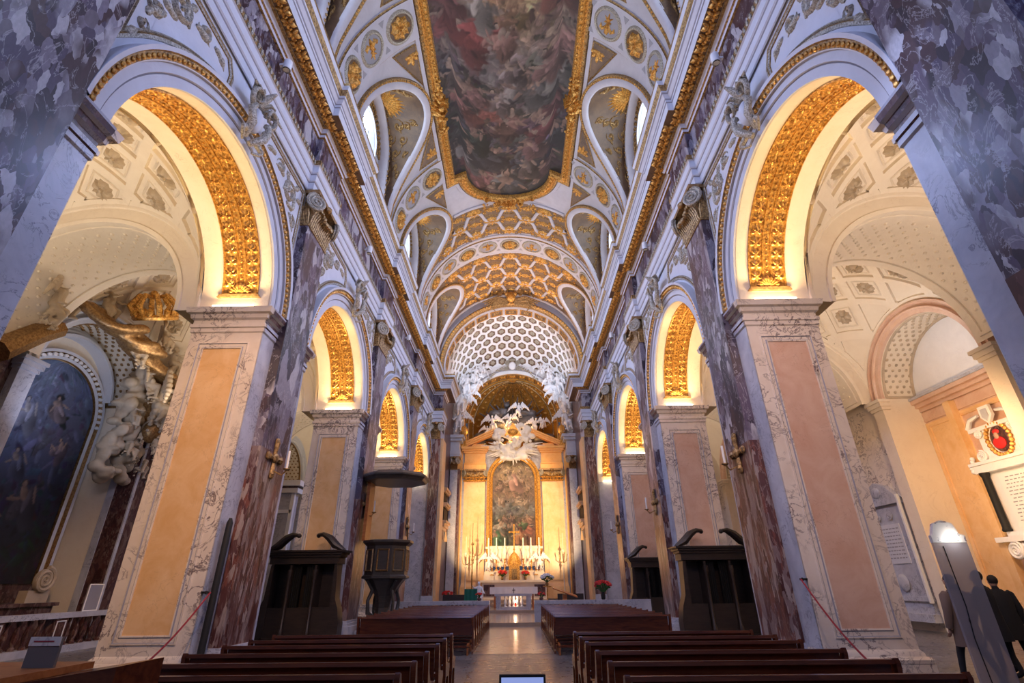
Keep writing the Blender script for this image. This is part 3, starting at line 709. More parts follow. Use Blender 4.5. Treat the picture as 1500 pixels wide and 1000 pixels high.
for i, Y in enumerate(RIBS):
    t = thing('vault_rib', RL[i], 'vault rib', (0, Y, ZV), 0, 'vault ribs')
    parts = []
    full = i == 2
    for a, c in (((0, 1),) if full else ((0, 52.5/180), (127.5/180, 1))):
        b = MB(); n = 56 if full else 20
        pts = [(Y, LT*(a+(c-a)*j/n)) for j in range(n+1)]
        csweep(b, pts, [(-.86, -.02), (-.86, .06), (-.80, .08), (-.80, .12), (-.70, .12), (.70, .12), (.80, .12), (.80, .08), (.86, .06), (.86, -.02)], ch, False, ms=[0, 1, 1, 0, 0, 0, 1, 1, 0]); b.obj('rib_band', ['vault', 'gold_dark'], t)
    ths = [12+15.6*k for k in range(11)] if full else [12.5, 28.2, 44.3, 135.7, 151.8, 167.5]
    for k, th in enumerate(ths): medallion(t, Y, th*DEG, (k % 2 == 0))
    b = MB()
    for k, th in enumerate(ths+[th+8 for th in ths]):
        for q in (-1, 1):
            if k < len(ths): continue
            v = th*DEG; b.prism([(Y+q*.62, v-.16), (Y+q*.62, v+.16), (Y+q*.36, v)], ch, .12, .128)
    b.obj('recessed_triangle', 'stucco_line', t)
    for o in t.children: o.matrix_parent_inverse = Matrix.Translation((0, -Y, -ZV))
# ================================================================== ceiling fresco and its frame
def fix(t):
    for o in t.children: o.matrix_parent_inverse = t.matrix_basis.inverted() if False else (Matrix.Translation(t.location) @ t.rotation_euler.to_matrix().to_4x4()).inverted()
rg = np.random.RandomState(11)
def paint_field(nu, nv, bg, strokes, n_str=900, seed=1, var=.22, size=(.012, .05), asp=1.0, vm=1.0, fs=1.0):
    """colours of a painted canvas: soft zones, loose brush strokes, then figures"""
    r = np.random.RandomState(seed); U, V = np.meshgrid(np.linspace(0, 1, nu), np.linspace(0, vm, nv)); U = U*asp
    img = np.zeros((nv, nu, 3)); wsum = np.zeros((nv, nu, 1))+1e-6
    for (u, v, s_, c) in bg:
        k = np.exp(-(((U-u*asp)**2+(V-v)**2)/(2*s_*s_)))[..., None]; img += k*np.array(c); wsum += k
    img /= wsum
    def dab(u, v, a, b, ang, c, soft=.5, shade=0.):
        R = max(a, b)*1.6; iu = (U[0] > u-R) & (U[0] < u+R); iv = (V[:, 0] > v-R) & (V[:, 0] < v+R)
        if not iu.any() or not iv.any(): return
        ix = np.ix_(iv, iu); du = U[ix]-u; dv = V[ix]-v; x = du*math.cos(ang)+dv*math.sin(ang); y = -du*math.sin(ang)+dv*math.cos(ang)
        d = (x/a)**2+(y/b)**2; k = np.clip((1.25-d)/soft, 0, 1)[..., None]
        cc = np.array(c)*(1+shade*np.clip((y/b)+.3*np.sin(x/a*5), -1, 1))[..., None]
        img[ix] = img[ix]*(1-k)+cc*k
    for i in range(n_str):
        u = r.rand()*asp; v = r.rand()*vm; iu = min(nu-1, int(u/asp*(nu-1))); iv = min(nv-1, int(v/vm*(nv-1))); c = img[iv, iu]*(1+r.randn()*var)+r.randn(3)*.012
        dab(u, v, r.uniform(*size), r.uniform(*size)*.4, r.rand()*3.14, np.clip(c, .004, 1), .7, .25)
    for (u, v, sz, ang, robe, skin) in strokes:           # a figure: cloak, torso, arms, head
        iu = min(nu-1, int(u*(nu-1))); iv = min(nv-1, int(v/vm*(nv-1))); robe = tuple(np.array(robe)*.62+img[iv, iu]*.38)
        u *= asp; sz *= fs
        dab(u+sz*.5*math.sin(ang+1.2), v-sz*.45, sz*1.0, sz*.5, ang+.9, np.array(robe)*.55, .5, .5)
        dab(u, v-sz*.2, sz*.85, sz*.42, ang, robe, .4, .6); dab(u+sz*.2, v-sz*.1, sz*.5, sz*.16, ang+.5, np.array(robe)*1.6+.02, .5, .3)
        dab(u+sz*.45*math.cos(ang+.8), v+sz*.25, sz*.36, sz*.2, ang+1.1, skin, .5, .4)
        for q in (-1, 1): dab(u+q*sz*.55, v+sz*.1+q*.15*sz, sz*.42, sz*.085, ang+q*.9, skin, .4, .2)
        hu, hv = u+sz*.35*math.cos(ang+1.4), v+sz*.62
        dab(hu, hv+sz*.05, sz*.17, sz*.17, 0, (.05, .03, .02), .4); dab(hu, hv, sz*.13, sz*.15, 0, np.array(skin)*1.15, .4, .3)
    for i in range(int(n_str*.38)):
        u = r.rand()*asp; v = r.rand()*vm; iu = min(nu-1, int(u/asp*(nu-1))); iv = min(nv-1, int(v/vm*(nv-1))); c = img[iv, iu]*(1+r.randn()*.22)
        dab(u+r.randn()*.006, v+r.randn()*.006, r.uniform(.006, .018)*fs, r.uniform(.003, .007)*fs, r.rand()*3.14, np.clip(c, .004, 1), .9, .25)
    g = img.mean(axis=2, keepdims=True); img = g+(img-g)*.78
    return np.clip(img, .003, 1)
def canvas(mb_name, fn, img, parent=None, mat='paint'):
    nv, nu, _ = img.shape; b = MB(); b.grid(fn, nu-1, nv-1); o = b.obj(mb_name, mat, parent, 1, 60)
    a = o.data.color_attributes.new('paint', 'FLOAT_COLOR', 'POINT'); d = np.ones((nv*nu, 4)); d[:, :3] = img.reshape(-1, 3); a.data.foreach_set('color', d.ravel()); return o
def px(u, v): return (u, v)
FY0 = 3.5; SI = (90-31.4)*DEG; SN = (90-24.2)*DEG; SM = LT/2
def fend(sv):
    d = abs(sv-SM); wi = SM-SN
    return 21.75 if d > wi else 21.75+2.6*math.sqrt(max(0, 1-(d/wi)**2))
sk = (.42, .24, .17); sk2 = (.50, .33, .24)
bgc = [(.5, .03, .12, (.035, .02, .03)), (.1, .06, .1, (.03, .012, .02)), (.9, .1, .12, (.03, .02, .035)), (.3, .12, .07, (.16, .03, .045)), (.62, .13, .07, (.05, .055, .075)),
       (.15, .30, .09, (.02, .035, .04)), (.35, .33, .08, (.05, .05, .06)), (.55, .30, .08, (.26, .22, .20)), (.8, .32, .1, (.07, .075, .10)), (.88, .22, .08, (.03, .025, .04)), (.2, .2, .06, (.13, .11, .11)),
       (.3, .45, .09, (.20, .08, .07)), (.6, .46, .08, (.14, .09, .09)), (.8, .48, .08, (.12, .06, .06)), (.5, .56, .09, (.25, .20, .20)), (.15, .58, .07, (.10, .08, .09)), (.8, .60, .08, (.11, .09, .09)),
       (.3, .68, .08, (.30, .27, .28)), (.7, .70, .09, (.22, .18, .17)), (.45, .66, .07, (.3, .26, .25)), (.3, .82, .10, (.34, .09, .08)), (.65, .84, .12, (.62, .36, .20)), (.48, .93, .09, (.8, .45, .12)), (.1, .9, .1, (.13, .06, .06)), (.9, .9, .1, (.30, .16, .13)), (.85, .97, .06, (.4, .12, .06))]
fig = [(.18, .09, .05, .3, (.22, .04, .06), sk), (.27, .115, .075, 1.0, (.30, .05, .08), sk), (.45, .12, .055, .5, (.45, .42, .42), sk2), (.40, .03, .05, 2.4, (.25, .16, .13), sk2), (.56, .075, .08, 1.9, (.035, .05, .085), sk), (.72, .05, .06, .1, (.04, .06, .06), sk),
       (.11, .17, .05, 1.3, (.4, .36, .36), sk2), (.85, .12, .05, 2.0, (.12, .05, .05), sk), (.66, .17, .05, 1.2, (.2, .12, .1), sk2), (.30, .25, .085, 2.2, (.02, .025, .035), sk), (.20, .33, .06, .5, (.02, .06, .05), sk), (.88, .27, .06, .6, (.03, .03, .05), sk), (.70, .29, .06, 1.5, (.30, .10, .04), sk),
       (.45, .40, .05, .3, (.3, .12, .1), sk2), (.58, .44, .055, 2.5, (.42, .16, .12), sk2), (.70, .42, .06, .4, (.13, .08, .12), sk), (.85, .46, .06, 1.6, (.25, .07, .06), sk), (.78, .37, .05, 0, (.40, .08, .09), sk2), (.18, .47, .055, .2, (.33, .07, .06), sk), (.33, .48, .055, 2.8, (.42, .10, .06), sk2), (.42, .53, .045, .8, (.5, .35, .3), sk2),
       (.14, .56, .06, 1.2, (.16, .10, .08), sk2), (.26, .55, .05, 2.0, (.28, .08, .09), sk), (.62, .60, .07, .5, (.5, .46, .42), sk), (.72, .57, .075, 1.7, (.025, .03, .035), sk), (.88, .60, .06, 1.2, (.42, .38, .33), sk), (.80, .66, .055, .6, (.35, .08, .08), sk2), (.92, .72, .05, 2.2, (.4, .12, .12), sk), (.55, .66, .045, 1.2, (.15, .1, .1), sk2),
       (.18, .80, .08, .6, (.42, .04, .04), sk2), (.32, .84, .085, 2.4, (.50, .07, .06), sk2), (.28, .90, .06, .9, (.55, .5, .45), sk2), (.10, .92, .07, 1.9, (.25, .05, .05), sk), (.45, .78, .05, .2, (.5, .3, .22), sk2), (.86, .93, .07, .8, (.32, .06, .03), sk)]
bgc += [(.3, 1.1, .12, (.35, .18, .08)), (.7, 1.15, .12, (.3, .2, .16)), (.5, 1.3, .15, (.5, .34, .2)), (.2, 1.5, .12, (.12, .08, .1)), (.8, 1.5, .12, (.2, .1, .08))]
fig += [(.2+.15*i, 1.08+.1*((i*3) % 5), .07, i, ((.3, .06, .05), (.05, .05, .07), (.4, .35, .3))[i % 3], sk2) for i in range(5)]
img = paint_field(200, 520, bgc, fig, 3800, 3, .30, (.006, .04), .52, 1.62, 1.35)*.40
fg = thing('ceiling_fresco', 'dark painted ceiling fresco of saints and clouds inside a heavy gilt frame', 'fresco', (0, 12.5, 23.75))
def fpt(u, v, h=.02):
    s_ = SI+(LT-2*SI)*(1-u); ye = fend(s_); return ch(ye+(FY0-ye)*v, s_, h)
canvas('painted_scene', lambda u, v: fpt(u, v), img, fg)
W2 = SM-SN
fr = [(FY0, SI), (21.75, SI), (21.75, SN)]+[(21.75+2.6*sin(PI*i/28), SM-W2*cos(PI*i/28)) for i in range(1, 28)]+[(21.75, LT-SN), (21.75, LT-SI), (FY0, LT-SI)]
b = MB(); prf = [(-.60, .0), (-.58, .14), (-.48, .18), (-.42, .12), (-.36, .12), (-.30, .24), (-.16, .30), (-.08, .20), (-.04, .22), (0, .14), (.02, .0)]
FR = []
for i in range(len(fr)-1):
    a, c = fr[i], fr[i+1]; L = math.hypot(c[0]-a[0], c[1]-a[1]); k = max(1, int(L/.5))
    for j in range(k): FR.append((a[0]+(c[0]-a[0])*j/k, a[1]+(c[1]-a[1])*j/k))
FR.append(fr[-1]); prf = [(-q[0], q[1]) for q in prf]
csweep(b, fr if False else FR, prf, ch, False, ms=[1, 1, 0, 0, 0, 0, 0, 1, 0, 0]); b.obj('gilded_frame', ['gold', 'gold_dark'], fg, 1, 30)
b = MB()
acc = 0
for i in range(len(FR)-1):
    a, c = FR[i], FR[i+1]; L = math.hypot(c[0]-a[0], c[1]-a[1]); d = ((c[0]-a[0])/L, (c[1]-a[1])/L); nn = (d[1], -d[0]); k = max(1, int(L/.19))
    for j in range(k):
        p = (a[0]+d[0]*L*(j+.5)/k+nn[0]*.24, a[1]+d[1]*L*(j+.5)/k+nn[1]*.24); q = ch(p[0], p[1], .29); b.ball(q, .075, 0, 6)
        p = (a[0]+d[0]*L*(j+.5)/k+nn[0]*.5, a[1]+d[1]*L*(j+.5)/k+nn[1]*.5); b.ball(ch(p[0], p[1], .16), .05, 0, 5)
b.obj('leaf_moulding', 'gold', fg, 1, 60)
b = MB(); csweep(b, FR, [(.62, 0), (.64, .08), (.82, .08), (.84, 0)], ch); b.obj('pale_border', 'vault', fg)
for q in (-1, 1):                                          # shell clasps half way along, and one at the foot
    b = MB(); sv = SM-q*(SM-SI+.25)
    for j in range(13): leaf(b, ch, 16.9, sv, j*2*PI/13, .62, .10, .40, 0, .2, 5)
    for j in range(9): leaf(b, ch, 16.9, sv, PI/2*(1+q)+(j-4)*.3, .42, .07, .55, 0, 0, 5)
    b.ball(ch(16.9, sv, .35), .16, 0, 8)
    for e in (-1, 1):
        spiral(b, ch, 16.9+e*.75, sv, .22, PI/2*(1-e), 1.3, .09, .40, 0, 14, e)
        for j in range(14): b.ball(ch(16.9+e*random.uniform(.6, 1.6), sv+random.uniform(-.25, .25), .3), random.uniform(.05, .1), 0, 6)
    b.obj('shell_clasp', 'gold', fg, 1, 60)
b = MB()
for j in range(11): leaf(b, ch, 24.6, SM, (j-5)*.32+0, .75, .1, .42, 0, 0, 5)
for e in (-1, 1):
    spiral(b, ch, 24.7, SM+e*.7, .3, PI/2, 1.4, .1, .4, 0, 16, e); spiral(b, ch, 24.2, SM+e*1.5, .25, PI/2, 1.4, .08, .4, 0, 16, e)
    for j in range(20): b.ball(ch(24.6+random.uniform(-.35, .5), SM+e*random.uniform(.1, 1.8), .3), random.uniform(.05, .1), 0, 6)
b.obj('foot_ornament', 'gold', fg, 1, 60); fix(fg)
# ---- gilt field of the vault: serpentine pale ribs with rosettes between them
def inside(u, v, mg=.55):
    v = min(v, LT-v)
    for Yc in BAYS:
        if abs(u-Yc) < 3.2 and v < SA+mg and abs(u-Yc) < hw(max(0, v-mg*.9))+mg: return False
    if u < 25.1 or abs(v-SM) < 0: pass
    if u < 25.4+0 and abs(v-SM) < SM-SN and u < fend(v)+.95: return False
    return True
def ogee_field(ya, yb, w_, L, nm, lab, v0=0, v1=LT):
    t = thing(nm, lab, 'ceiling ornament', (0, (ya+yb)/2, 23.6)); b = MB(); n_ = int(round((yb-ya)/w_)); w_ = (yb-ya)/n_
    off = (SM % L)
    for j in range(n_+1):
        run = []
        for i in range(241):
            v = v0+(v1-v0)*i/240; u = ya+j*w_+(-1)**j*.40*w_*math.tanh(2.4*cos(2*PI*(v-SM)/L))*(0 if j in (0, n_) else 1)
            a = .14*math.sin(4*PI*(v-SM)/L)
            if inside(u, v): run.append((u, v+a*0))
            else:
                if len(run) > 2: csweep(b, run, [(-.11, 0), (-.10, .08), (-.03, .12), (.03, .12), (.10, .08), (.11, 0)], ch)
                run = []
        if len(run) > 2: csweep(b, run, [(-.11, 0), (-.10, .08), (-.03, .12), (.03, .12), (.10, .08), (.11, 0)], ch)
    b.obj('serpentine_rib', 'vault', t); b = MB(); c = MB()
    for j in range(n_):
        for k in range(-6, 7):
            big = (j+k) % 2 == 0; v = SM+k*L/2; u = ya+(j+.5)*w_
            if j == 0 and big is False: big = False
            if .6 < v < LT-.6 and inside(u, v, .75):
                if big:
                    rosette(b, ch, u, v, w_*.36, L*.24, .20, 8); o = [(u+w_*.50*cos(q*PI/10), v+L*.33*sin(q*PI/10)) for q in range(20)]
                    csweep(c, o, [(-.04, 0), (0, .06), (.04, 0)], ch, True)
                    for q in (-1, 1):
                        for e in (-1, 1): spiral(b, ch, u+e*w_*.2, v+q*L*.31, .12, 0, 1.2, .04, .08, 0, 10, e)
                else:
                    rosette(b, ch, u, v, w_*.20, L*.13, .13, 6)
                    for q in (-1, 1): leaf(b, ch, u, v+q*.22, q*PI/2, .3, .07, .08, 0, 0, 5)
    b.obj('rosette', 'gold', t, 1, 60); c.obj('moulding', 'gold_dark', t); fix(t); return t
ogee_field(25.0, 28.35, 1.12, 2.35, 'gilded_field', 'gilt vault field with serpentine pale ribs, between the fresco and the unbroken rib')
ogee_field(30.3, 36.5, 1.24, 2.35, 'gilded_field', 'gilt vault field with serpentine pale ribs and rosettes, nearest the sanctuary arch')
# ornaments between fresco frame, ribs and lunettes
for Yr, rn in ((4.17, 'just outside the top of the picture'), (12.56, 'nearest'), (20.95, 'second')):
    for e in (-1, 1):
        for q in (0, 1):
            if Yr < 5 and e < 0: continue
            sd = 'left' if q else 'right'; lb = 'brown gilt-edged triangle %s of the fresco, %s side of the %s lily rib' % (sd, 'viewer' if e < 0 else 'altar', rn) if Yr > 5 else 'brown gilt-edged triangle at the very top edge, %s of the fresco' % sd
            b = MB(); c = MB(); d = MB(); u0 = Yr+e*1.05; mk = (lambda v: LT-v) if q else (lambda v: v)
            t = thing('vault_triangle', lb, 'ceiling ornament', ch(u0+e*.6, mk(5.0), 0), 0, 'gilt triangles of the vault')
            tri = [(u0, mk(4.1)), (u0, mk(5.3)), (u0+e*1.9, mk(5.3))]
            csweep(c, tri, [(-.05, 0), (0, .06), (.05, 0)], ch, True); b.prism(tri, ch, .004, .012); foliage(d, ch, u0+e*.3, mk(5.0), .6, .10, .12, 0, PI/2*(1-e))
            b.obj('ground', 'ground', t); c.obj('triangular_moulding', 'gold_dark', t); d.obj('tuft', 'gold', t, 1, 60); fix(t)
# cherub head with wings over the sanctuary arch
t = thing('cherub_head', 'gilt winged cherub head crowned with flowers at the top of the sanctuary arch', 'sculpture', (0, 36.3, 23)); b = MB()
b.ball((0, 35.85, 23.0), (.27, .26, .32), 0, 12); b.ball((0, 35.6, 22.97), (.05, .06, .06), 0, 6)
for e in (-1, 1):
    b.ball((e*.13, 35.68, 22.93), .09, 0, 6); b.ball((e*.2, 35.9, 23.22), (.16, .18, .14), 0, 8)
b.obj('head', 'gold', t); b = MB()
for e in (-1, 1):
    for j in range(7): b.tube([(e*.2, 36.0, 22.9-.05*j), (e*(.8+.05*j), 35.85, 23.0-.10*j), (e*(1.65-.13*j), 35.9, 22.7-.10*j)], [.09, .09, .03], 6)
b.obj('wing', 'gold_dark', t); b = MB()
for j in range(30): a = PI*j/29; b.ball((.62*cos(a)+random.uniform(-.1, .1), 35.95, 23.25+.32*sin(a)+random.uniform(-.1, .1)), random.uniform(.07, .13), 0, 6)
b.obj('flower_crown', 'gold_dark', t); fix(t); t.scale = (1.45, 1.2, 1.45); t.location = (0, 36.1, 22.95)
# ================================================================== sanctuary shell
ZC = 17.2; RC = 5.4
cf = MB()
n = 40
def ring(y, r, z=ZC): return [(r*cos(PI*i/n), y, z+r*sin(PI*i/n)) for i in range(n+1)]
A = [(RV*cos(PI*i/n), 36.7, ZV+RV*sin(PI*i/n)) for i in range(n+1)]; B = ring(36.7, 5.9)
for i in range(n): cf.quad(A[i], A[i+1], B[i+1], B[i])
for q in (-1, 1): cf.quad((q*5.3, 36.7, 12), (q*8, 36.7, 12), (q*8, 36.7, 17.8), (q*5.3, 36.7, 17.8))
struct(cf, 'wall_sanctuary', 'vault')
t = thing('sanctuary_arch', 'great arch with thick gilt roll moulding opening on the hexagon-coffered vault', 'arch', (0, 36.7, 12.6)); F = ch_front(36.7)
pts = [(5.3, 16.2)]+arc((0, ZC), 5.3, 0, PI, 60)+[(-5.3, 16.2)]
b = MB(); csweep(b, pts, [(0, 0), (0, .10), (.10, .14), (.14, .30), (.22, .42), (.34, .46), (.44, .40), (.50, .26), (.54, .24), (.62, .24), (.68, 0)], F, ms=[1, 1, 0, 0, 0, 0, 0, 1, 1, 1]); b.obj('roll_moulding', ['gold_dark', 'vault'], t)
b = MB(); k = 0
for i in range(64): a = PI*(i+.5)/64; b.ball((5.62*cos(a), 36.27, ZC+5.62*sin(a)), (.09, .07, .09), 0, 6)
b.obj('laurel_relief', 'gold', t, 1, 60)
b = MB(); b.grid(lambda u, v: (5.3*cos(PI*v), 36.7+1.0*u, ZC+5.3*sin(PI*v)), 1, 60); b.quad((5.3, 36.7, 12), (5.3, 37.7, 12), (5.3, 37.7, ZC), (5.3, 36.7, ZC)); b.quad((-5.3, 36.7, 12), (-5.3, 37.7, 12), (-5.3, 37.7, ZC), (-5.3, 36.7, ZC)); b.obj('soffit', 'vault', t)
cs = ch_soffx(0, ZC, 5.3); b = MB(); c = MB(); d = MB()
for k in range(13):
    v0 = PI*5.3*(k+.12)/13; v1 = PI*5.3*(k+.88)/13; r = [(36.82, v0), (37.58, v0), (37.58, v1), (36.82, v1)]
    b.prism(r, cs, .005, .012); csweep(c, r, [(-.05, 0), (-.04, .05), (.04, .05), (.05, 0)], cs, True); rosette(d, cs, 37.2, (v0+v1)/2, .24, .3, .12, 6)
b.obj('soffit_panel', 'ground', t); c.obj('panel_moulding', 'gold', t); d.obj('rosette', 'gold_dark', t, 1, 60); fix(t)
# vault over the sanctuary
AX = 7.7
def con(a, q, h): return ((RC-h)*cos(a), 37.7+AX*sin(q), ZC+(RC-h)*cos(q)*sin(a))
b = MB(); b.grid(lambda u, v: con(PI*u, 1.02*v, 0), 60, 20)
for q in (-1, 1): b.quad((q*RC, 37.7, 11), (q*RC, 44.6, 11), (q*RC, 44.6, ZC), (q*RC, 37.7, ZC))
tag(b.obj('ceiling_sanctuary', 'white_st', None, 1, 60), kind='structure')
chc = lambda u, v, h: con(PI/2-u/RC, v/6.4, h)
t = thing('coffered_vault', 'white vault over the altar with rows of hexagonal coffers and gilt rosettes', 'ceiling ornament', (0, 40, 21)); b = MB(); c = MB(); d = MB(); r = .51
for j in range(9):
    for i in range(-10, 11):
        u = (i+(.5 if j % 2 else 0))*.95; v = .55+j*.82
        if abs(u) > 7.4 or v > 6.4: continue
        p = con(PI/2-u/RC, v/6.4, 0)
        if p[0]**2+(p[2]-15.15)**2 < 5.15**2 and p[1] > 42.6: continue
        hx = [(u+r*.97*sin(PI/3*k), v+r*.97*cos(PI/3*k)) for k in range(6)]
        b.add([chc(x, y, .01) for x, y in hx], [tuple(range(6))]); csweep(c, [(u+r*sin(PI/3*k), v+r*cos(PI/3*k)) for k in range(6)], [(-.07, 0), (-.05, .09), (.05, .09), (.09, 0)], chc, True)
        rosette(d, chc, u, v, .27, .27, .12, 6, 0, 12)
b.obj('coffer_ground', 'ground', t); c.obj('hexagonal_rib', 'white_st', t); d.obj('rosette', 'silver', t, 1, 60); fix(t)
# end wall with the apse arch
YW = 44.0; ZA = 15.15; RI = 4.4
b = MB(); n = 48; g = []
for i in range(n+1):
    a = PI*i/n; g.append(((RI+.3)*cos(a), ZA+(RI+.3)*sin(a)))
top = []
qe = math.asin((YW-37.7)/AX)
for i in range(n+1): p = con(PI*i/n, qe, 0); top.append((p[0], max(p[2], g[i][1]+.02)))
for i in range(n): b.quad((g[i][0], YW, g[i][1]), (g[i+1][0], YW, g[i+1][1]), (top[i+1][0], YW, top[i+1][1]), (top[i][0], YW, top[i][1]))
for q in (-1, 1): b.quad((q*4.7, YW, 0), (q*5.4, YW, 0), (q*5.4, YW, 17.25), (q*4.7, YW, 15.2))
for q in (-1, 1): b.quad((q*4.7, YW, 0), (q*4.4, YW, 0), (q*4.4, YW, 15.2), (q*4.7, YW, 15.2))
struct(b, 'wall_back', 'white_st')
t = thing('apse_arch', 'white-edged gilt arch framing the golden half dome above the altar', 'arch', (0, YW, 12.7)); F = ch_front(YW)
pts = [(RI, 12.8)]+arc((0, ZA), RI, 0, PI, 60)+[(-RI, 12.8)]
b = MB(); csweep(b, pts, [(0, 0), (0, .14), (.30, .14), (.32, .24), (.40, .26), (.42, 0)], F, ms=[0, 0, 1, 1, 0]); b.obj('archivolt', ['white_st', 'stucco_line'], t)
ca = ch_soffx(0, ZA, RI); b = MB(); b.grid(lambda u, v: ca(YW+1.2*u, PI*RI*v, 0), 2, 60); 
for q in (-1, 1): b.quad((q*RI, YW, 12), (q*RI, YW+1.2, 12), (q*RI, YW+1.2, ZA), (q*RI, YW, ZA))
b.obj('soffit', 'gold_ground', t); c = MB(); d = MB()
for k in range(15):
    v0 = PI*RI*(k+.1)/15; v1 = PI*RI*(k+.9)/15; r = [(YW+.12, v0), (YW+1.05, v0), (YW+1.05, v1), (YW+.12, v1)]
    csweep(c, r, [(-.05, 0), (-.04, .06), (.04, .06), (.05, 0)], ca, True); rosette(d, ca, YW+.58, (v0+v1)/2, .28, .28, .12, 6)
c.obj('panel_moulding', 'gold_dark', t); d.obj('rosette', 'gold', t, 1, 60); fix(t)
t = thing('apse_half_dome', 'golden half dome with dark ribs and lattice of gilt lozenges behind the cloud of angels', 'half dome', (0, 45.2, 12.5)); R = 4.2; Y2 = 45.2
dm = lambda a, e, h: ((R-h)*cos(e)*cos(a), Y2+(R-h)*cos(e)*sin(a), ZA+(R-h)*sin(e))
b = MB(); b.grid(lambda u, v: dm(PI*u, PI/2*v*.99, 0), 40, 16); b.grid(lambda u, v: (R*cos(PI*u), Y2+R*sin(PI*u), 11+(ZA-11)*v), 40, 1)
b.add([(x, Y2, z) for x, z in arc((0, ZA), R, 0, PI, 40)]+[(x, Y2, z) for x, z in arc((0, ZA), RI+.02, 0, PI, 40)], [(i, i+1, i+42, i+41) for i in range(40)]); b.obj('shell', 'gold_ground', t)
b = MB(); c = MB()
for k in range(9):
    a = PI*(k+.0)/8; e = [dm(a, PI/2*j/16*.95, .04) for j in range(17)]; b.tube([(R*.98*cos(a), Y2+R*.98*sin(a), 12)]+e, .085, 6)
for k in range(8):
    for j in range(9):
        a = PI*(k+.5)/8; e = PI/2*(j+.6)/10.5; c.ball(dm(a, e, .05), (.2*cos(e)+.06, .12, .14), 0, 7)
        for q in (-1, 1): c.ball(dm(a+q*.12, e+.07, .04), .07, 0, 5)
b.obj('rib', 'gold_dark', t); c.obj('gilt_relief', 'gold', t, 1, 60)
b = MB()
for k in range(12):
    a0 = PI*(.26+.04*k); 
    for q in (-1, 1): b.tube([dm(PI/2+(a0-PI/2)+q*.42*(j/10)*1.0, .62+.80*j/10, .12) for j in range(11) if abs(a0-PI/2+q*.42*j/10) < .9], .035, 5)
b.obj('lattice', 'gold', t); fix(t)
# ------------------------------------------------------------------ sculpture from soft lumps, merged by a remesh
def lumps(name, items, mat, par, vox=.06, smooth=2):
    b = MB()
    for it in items:
        c, r = it[0], it[1]; R = None
        if len(it) > 2 and it[2]: R = Matrix.Rotation(it[2][0], 3, it[2][1])
        b.ball(c, r, 0, 10, R)
    o = b.obj(name, mat, par, 1, 60); m = o.modifiers.new('remesh', 'REMESH'); m.mode = 'VOXEL'; m.voxel_size = vox; m.use_smooth_shade = True
    m2 = o.modifiers.new('soft', 'SMOOTH'); m2.factor = .5; m2.iterations = smooth; return o
def figure(name, base, h, mat, par, rg, wings=True, lean=0., face=-1, vox=None, fly=False):
    """a robed sculpted figure, base = (x, y, z) of the seat or feet, h = height"""
    x, y, z = base; it = []; L = lambda a, b, r0, r1, n=5: [it.append(((a[0]+(b[0]-a[0])*i/n, a[1]+(b[1]-a[1])*i/n, a[2]+(b[2]-a[2])*i/n), r0+(r1-r0)*i/n)) for i in range(n+1)]
    q = lambda u, v, w: (x+u*h+lean*w*h, y+v*h, z+w*h)
    s_ = rg.choice((-1, 1))
    L(q(0, 0, .55), q(0, 0, .78), .105*h, .10*h); L(q(-.1, 0, .78), q(.1, 0, .78), .06*h, .06*h)
    L(q(0, 0, .8), q(0, -.02, .88), .04*h, .035*h, 3); it.append((q(0, -.03, .94), (.055*h, .065*h, .075*h))); it.append((q(0, -.085, .93), .017*h)); it.append((q(0, .0, .965), (.065*h, .07*h, .06*h)))
    for e in (-1, 1):
        k = q(e*.09+s_*.03, -.20, .40+.06*e*s_); L(q(e*.06, 0, .5), k, .085*h, .065*h); f = q(e*.10+s_*.06, -.14, .06+.08*(e*s_ > 0)); L(k, f, .062*h, .038*h); L(f, (f[0], f[1]-.08*h, f[2]-.02*h), .035*h, .02*h, 3)
        el = q(e*(.20+.03*rg.random()), -.05-.1*rg.random(), .66+.14*rg.random()*(1 if e == s_ else -1)); L(q(e*.12, 0, .77), el, .048*h, .036*h); hd = (el[0]+e*rg.uniform(-.06, .12)*h, el[1]-.12*h, el[2]+rg.uniform(-.05, .17)*h); L(el, hd, .034*h, .022*h); it.append((hd, .028*h))
    for i in range(9):                                     # drapery
        a = q(rg.uniform(-.14, .14), rg.uniform(-.1, .06), rg.uniform(.4, .6)); b_ = q(rg.uniform(-.24, .24), rg.uniform(-.2, .05), rg.uniform(.0, .25)); L(a, b_, .06*h, .03*h, 4)
    if wings:
        for e in (-1, 1):
            for j in range(5): L(q(e*.06, .06, .74), q(e*(.22+.09*j), .10, 1.06-.09*j), .035*h, .055*h, 4); L(q(e*(.22+.09*j), .10, 1.06-.09*j), q(e*(.27+.10*j), .12, .90-.10*j), .055*h, .03*h, 3)
    return lumps(name, it, mat, par, vox or .022*h, 1)
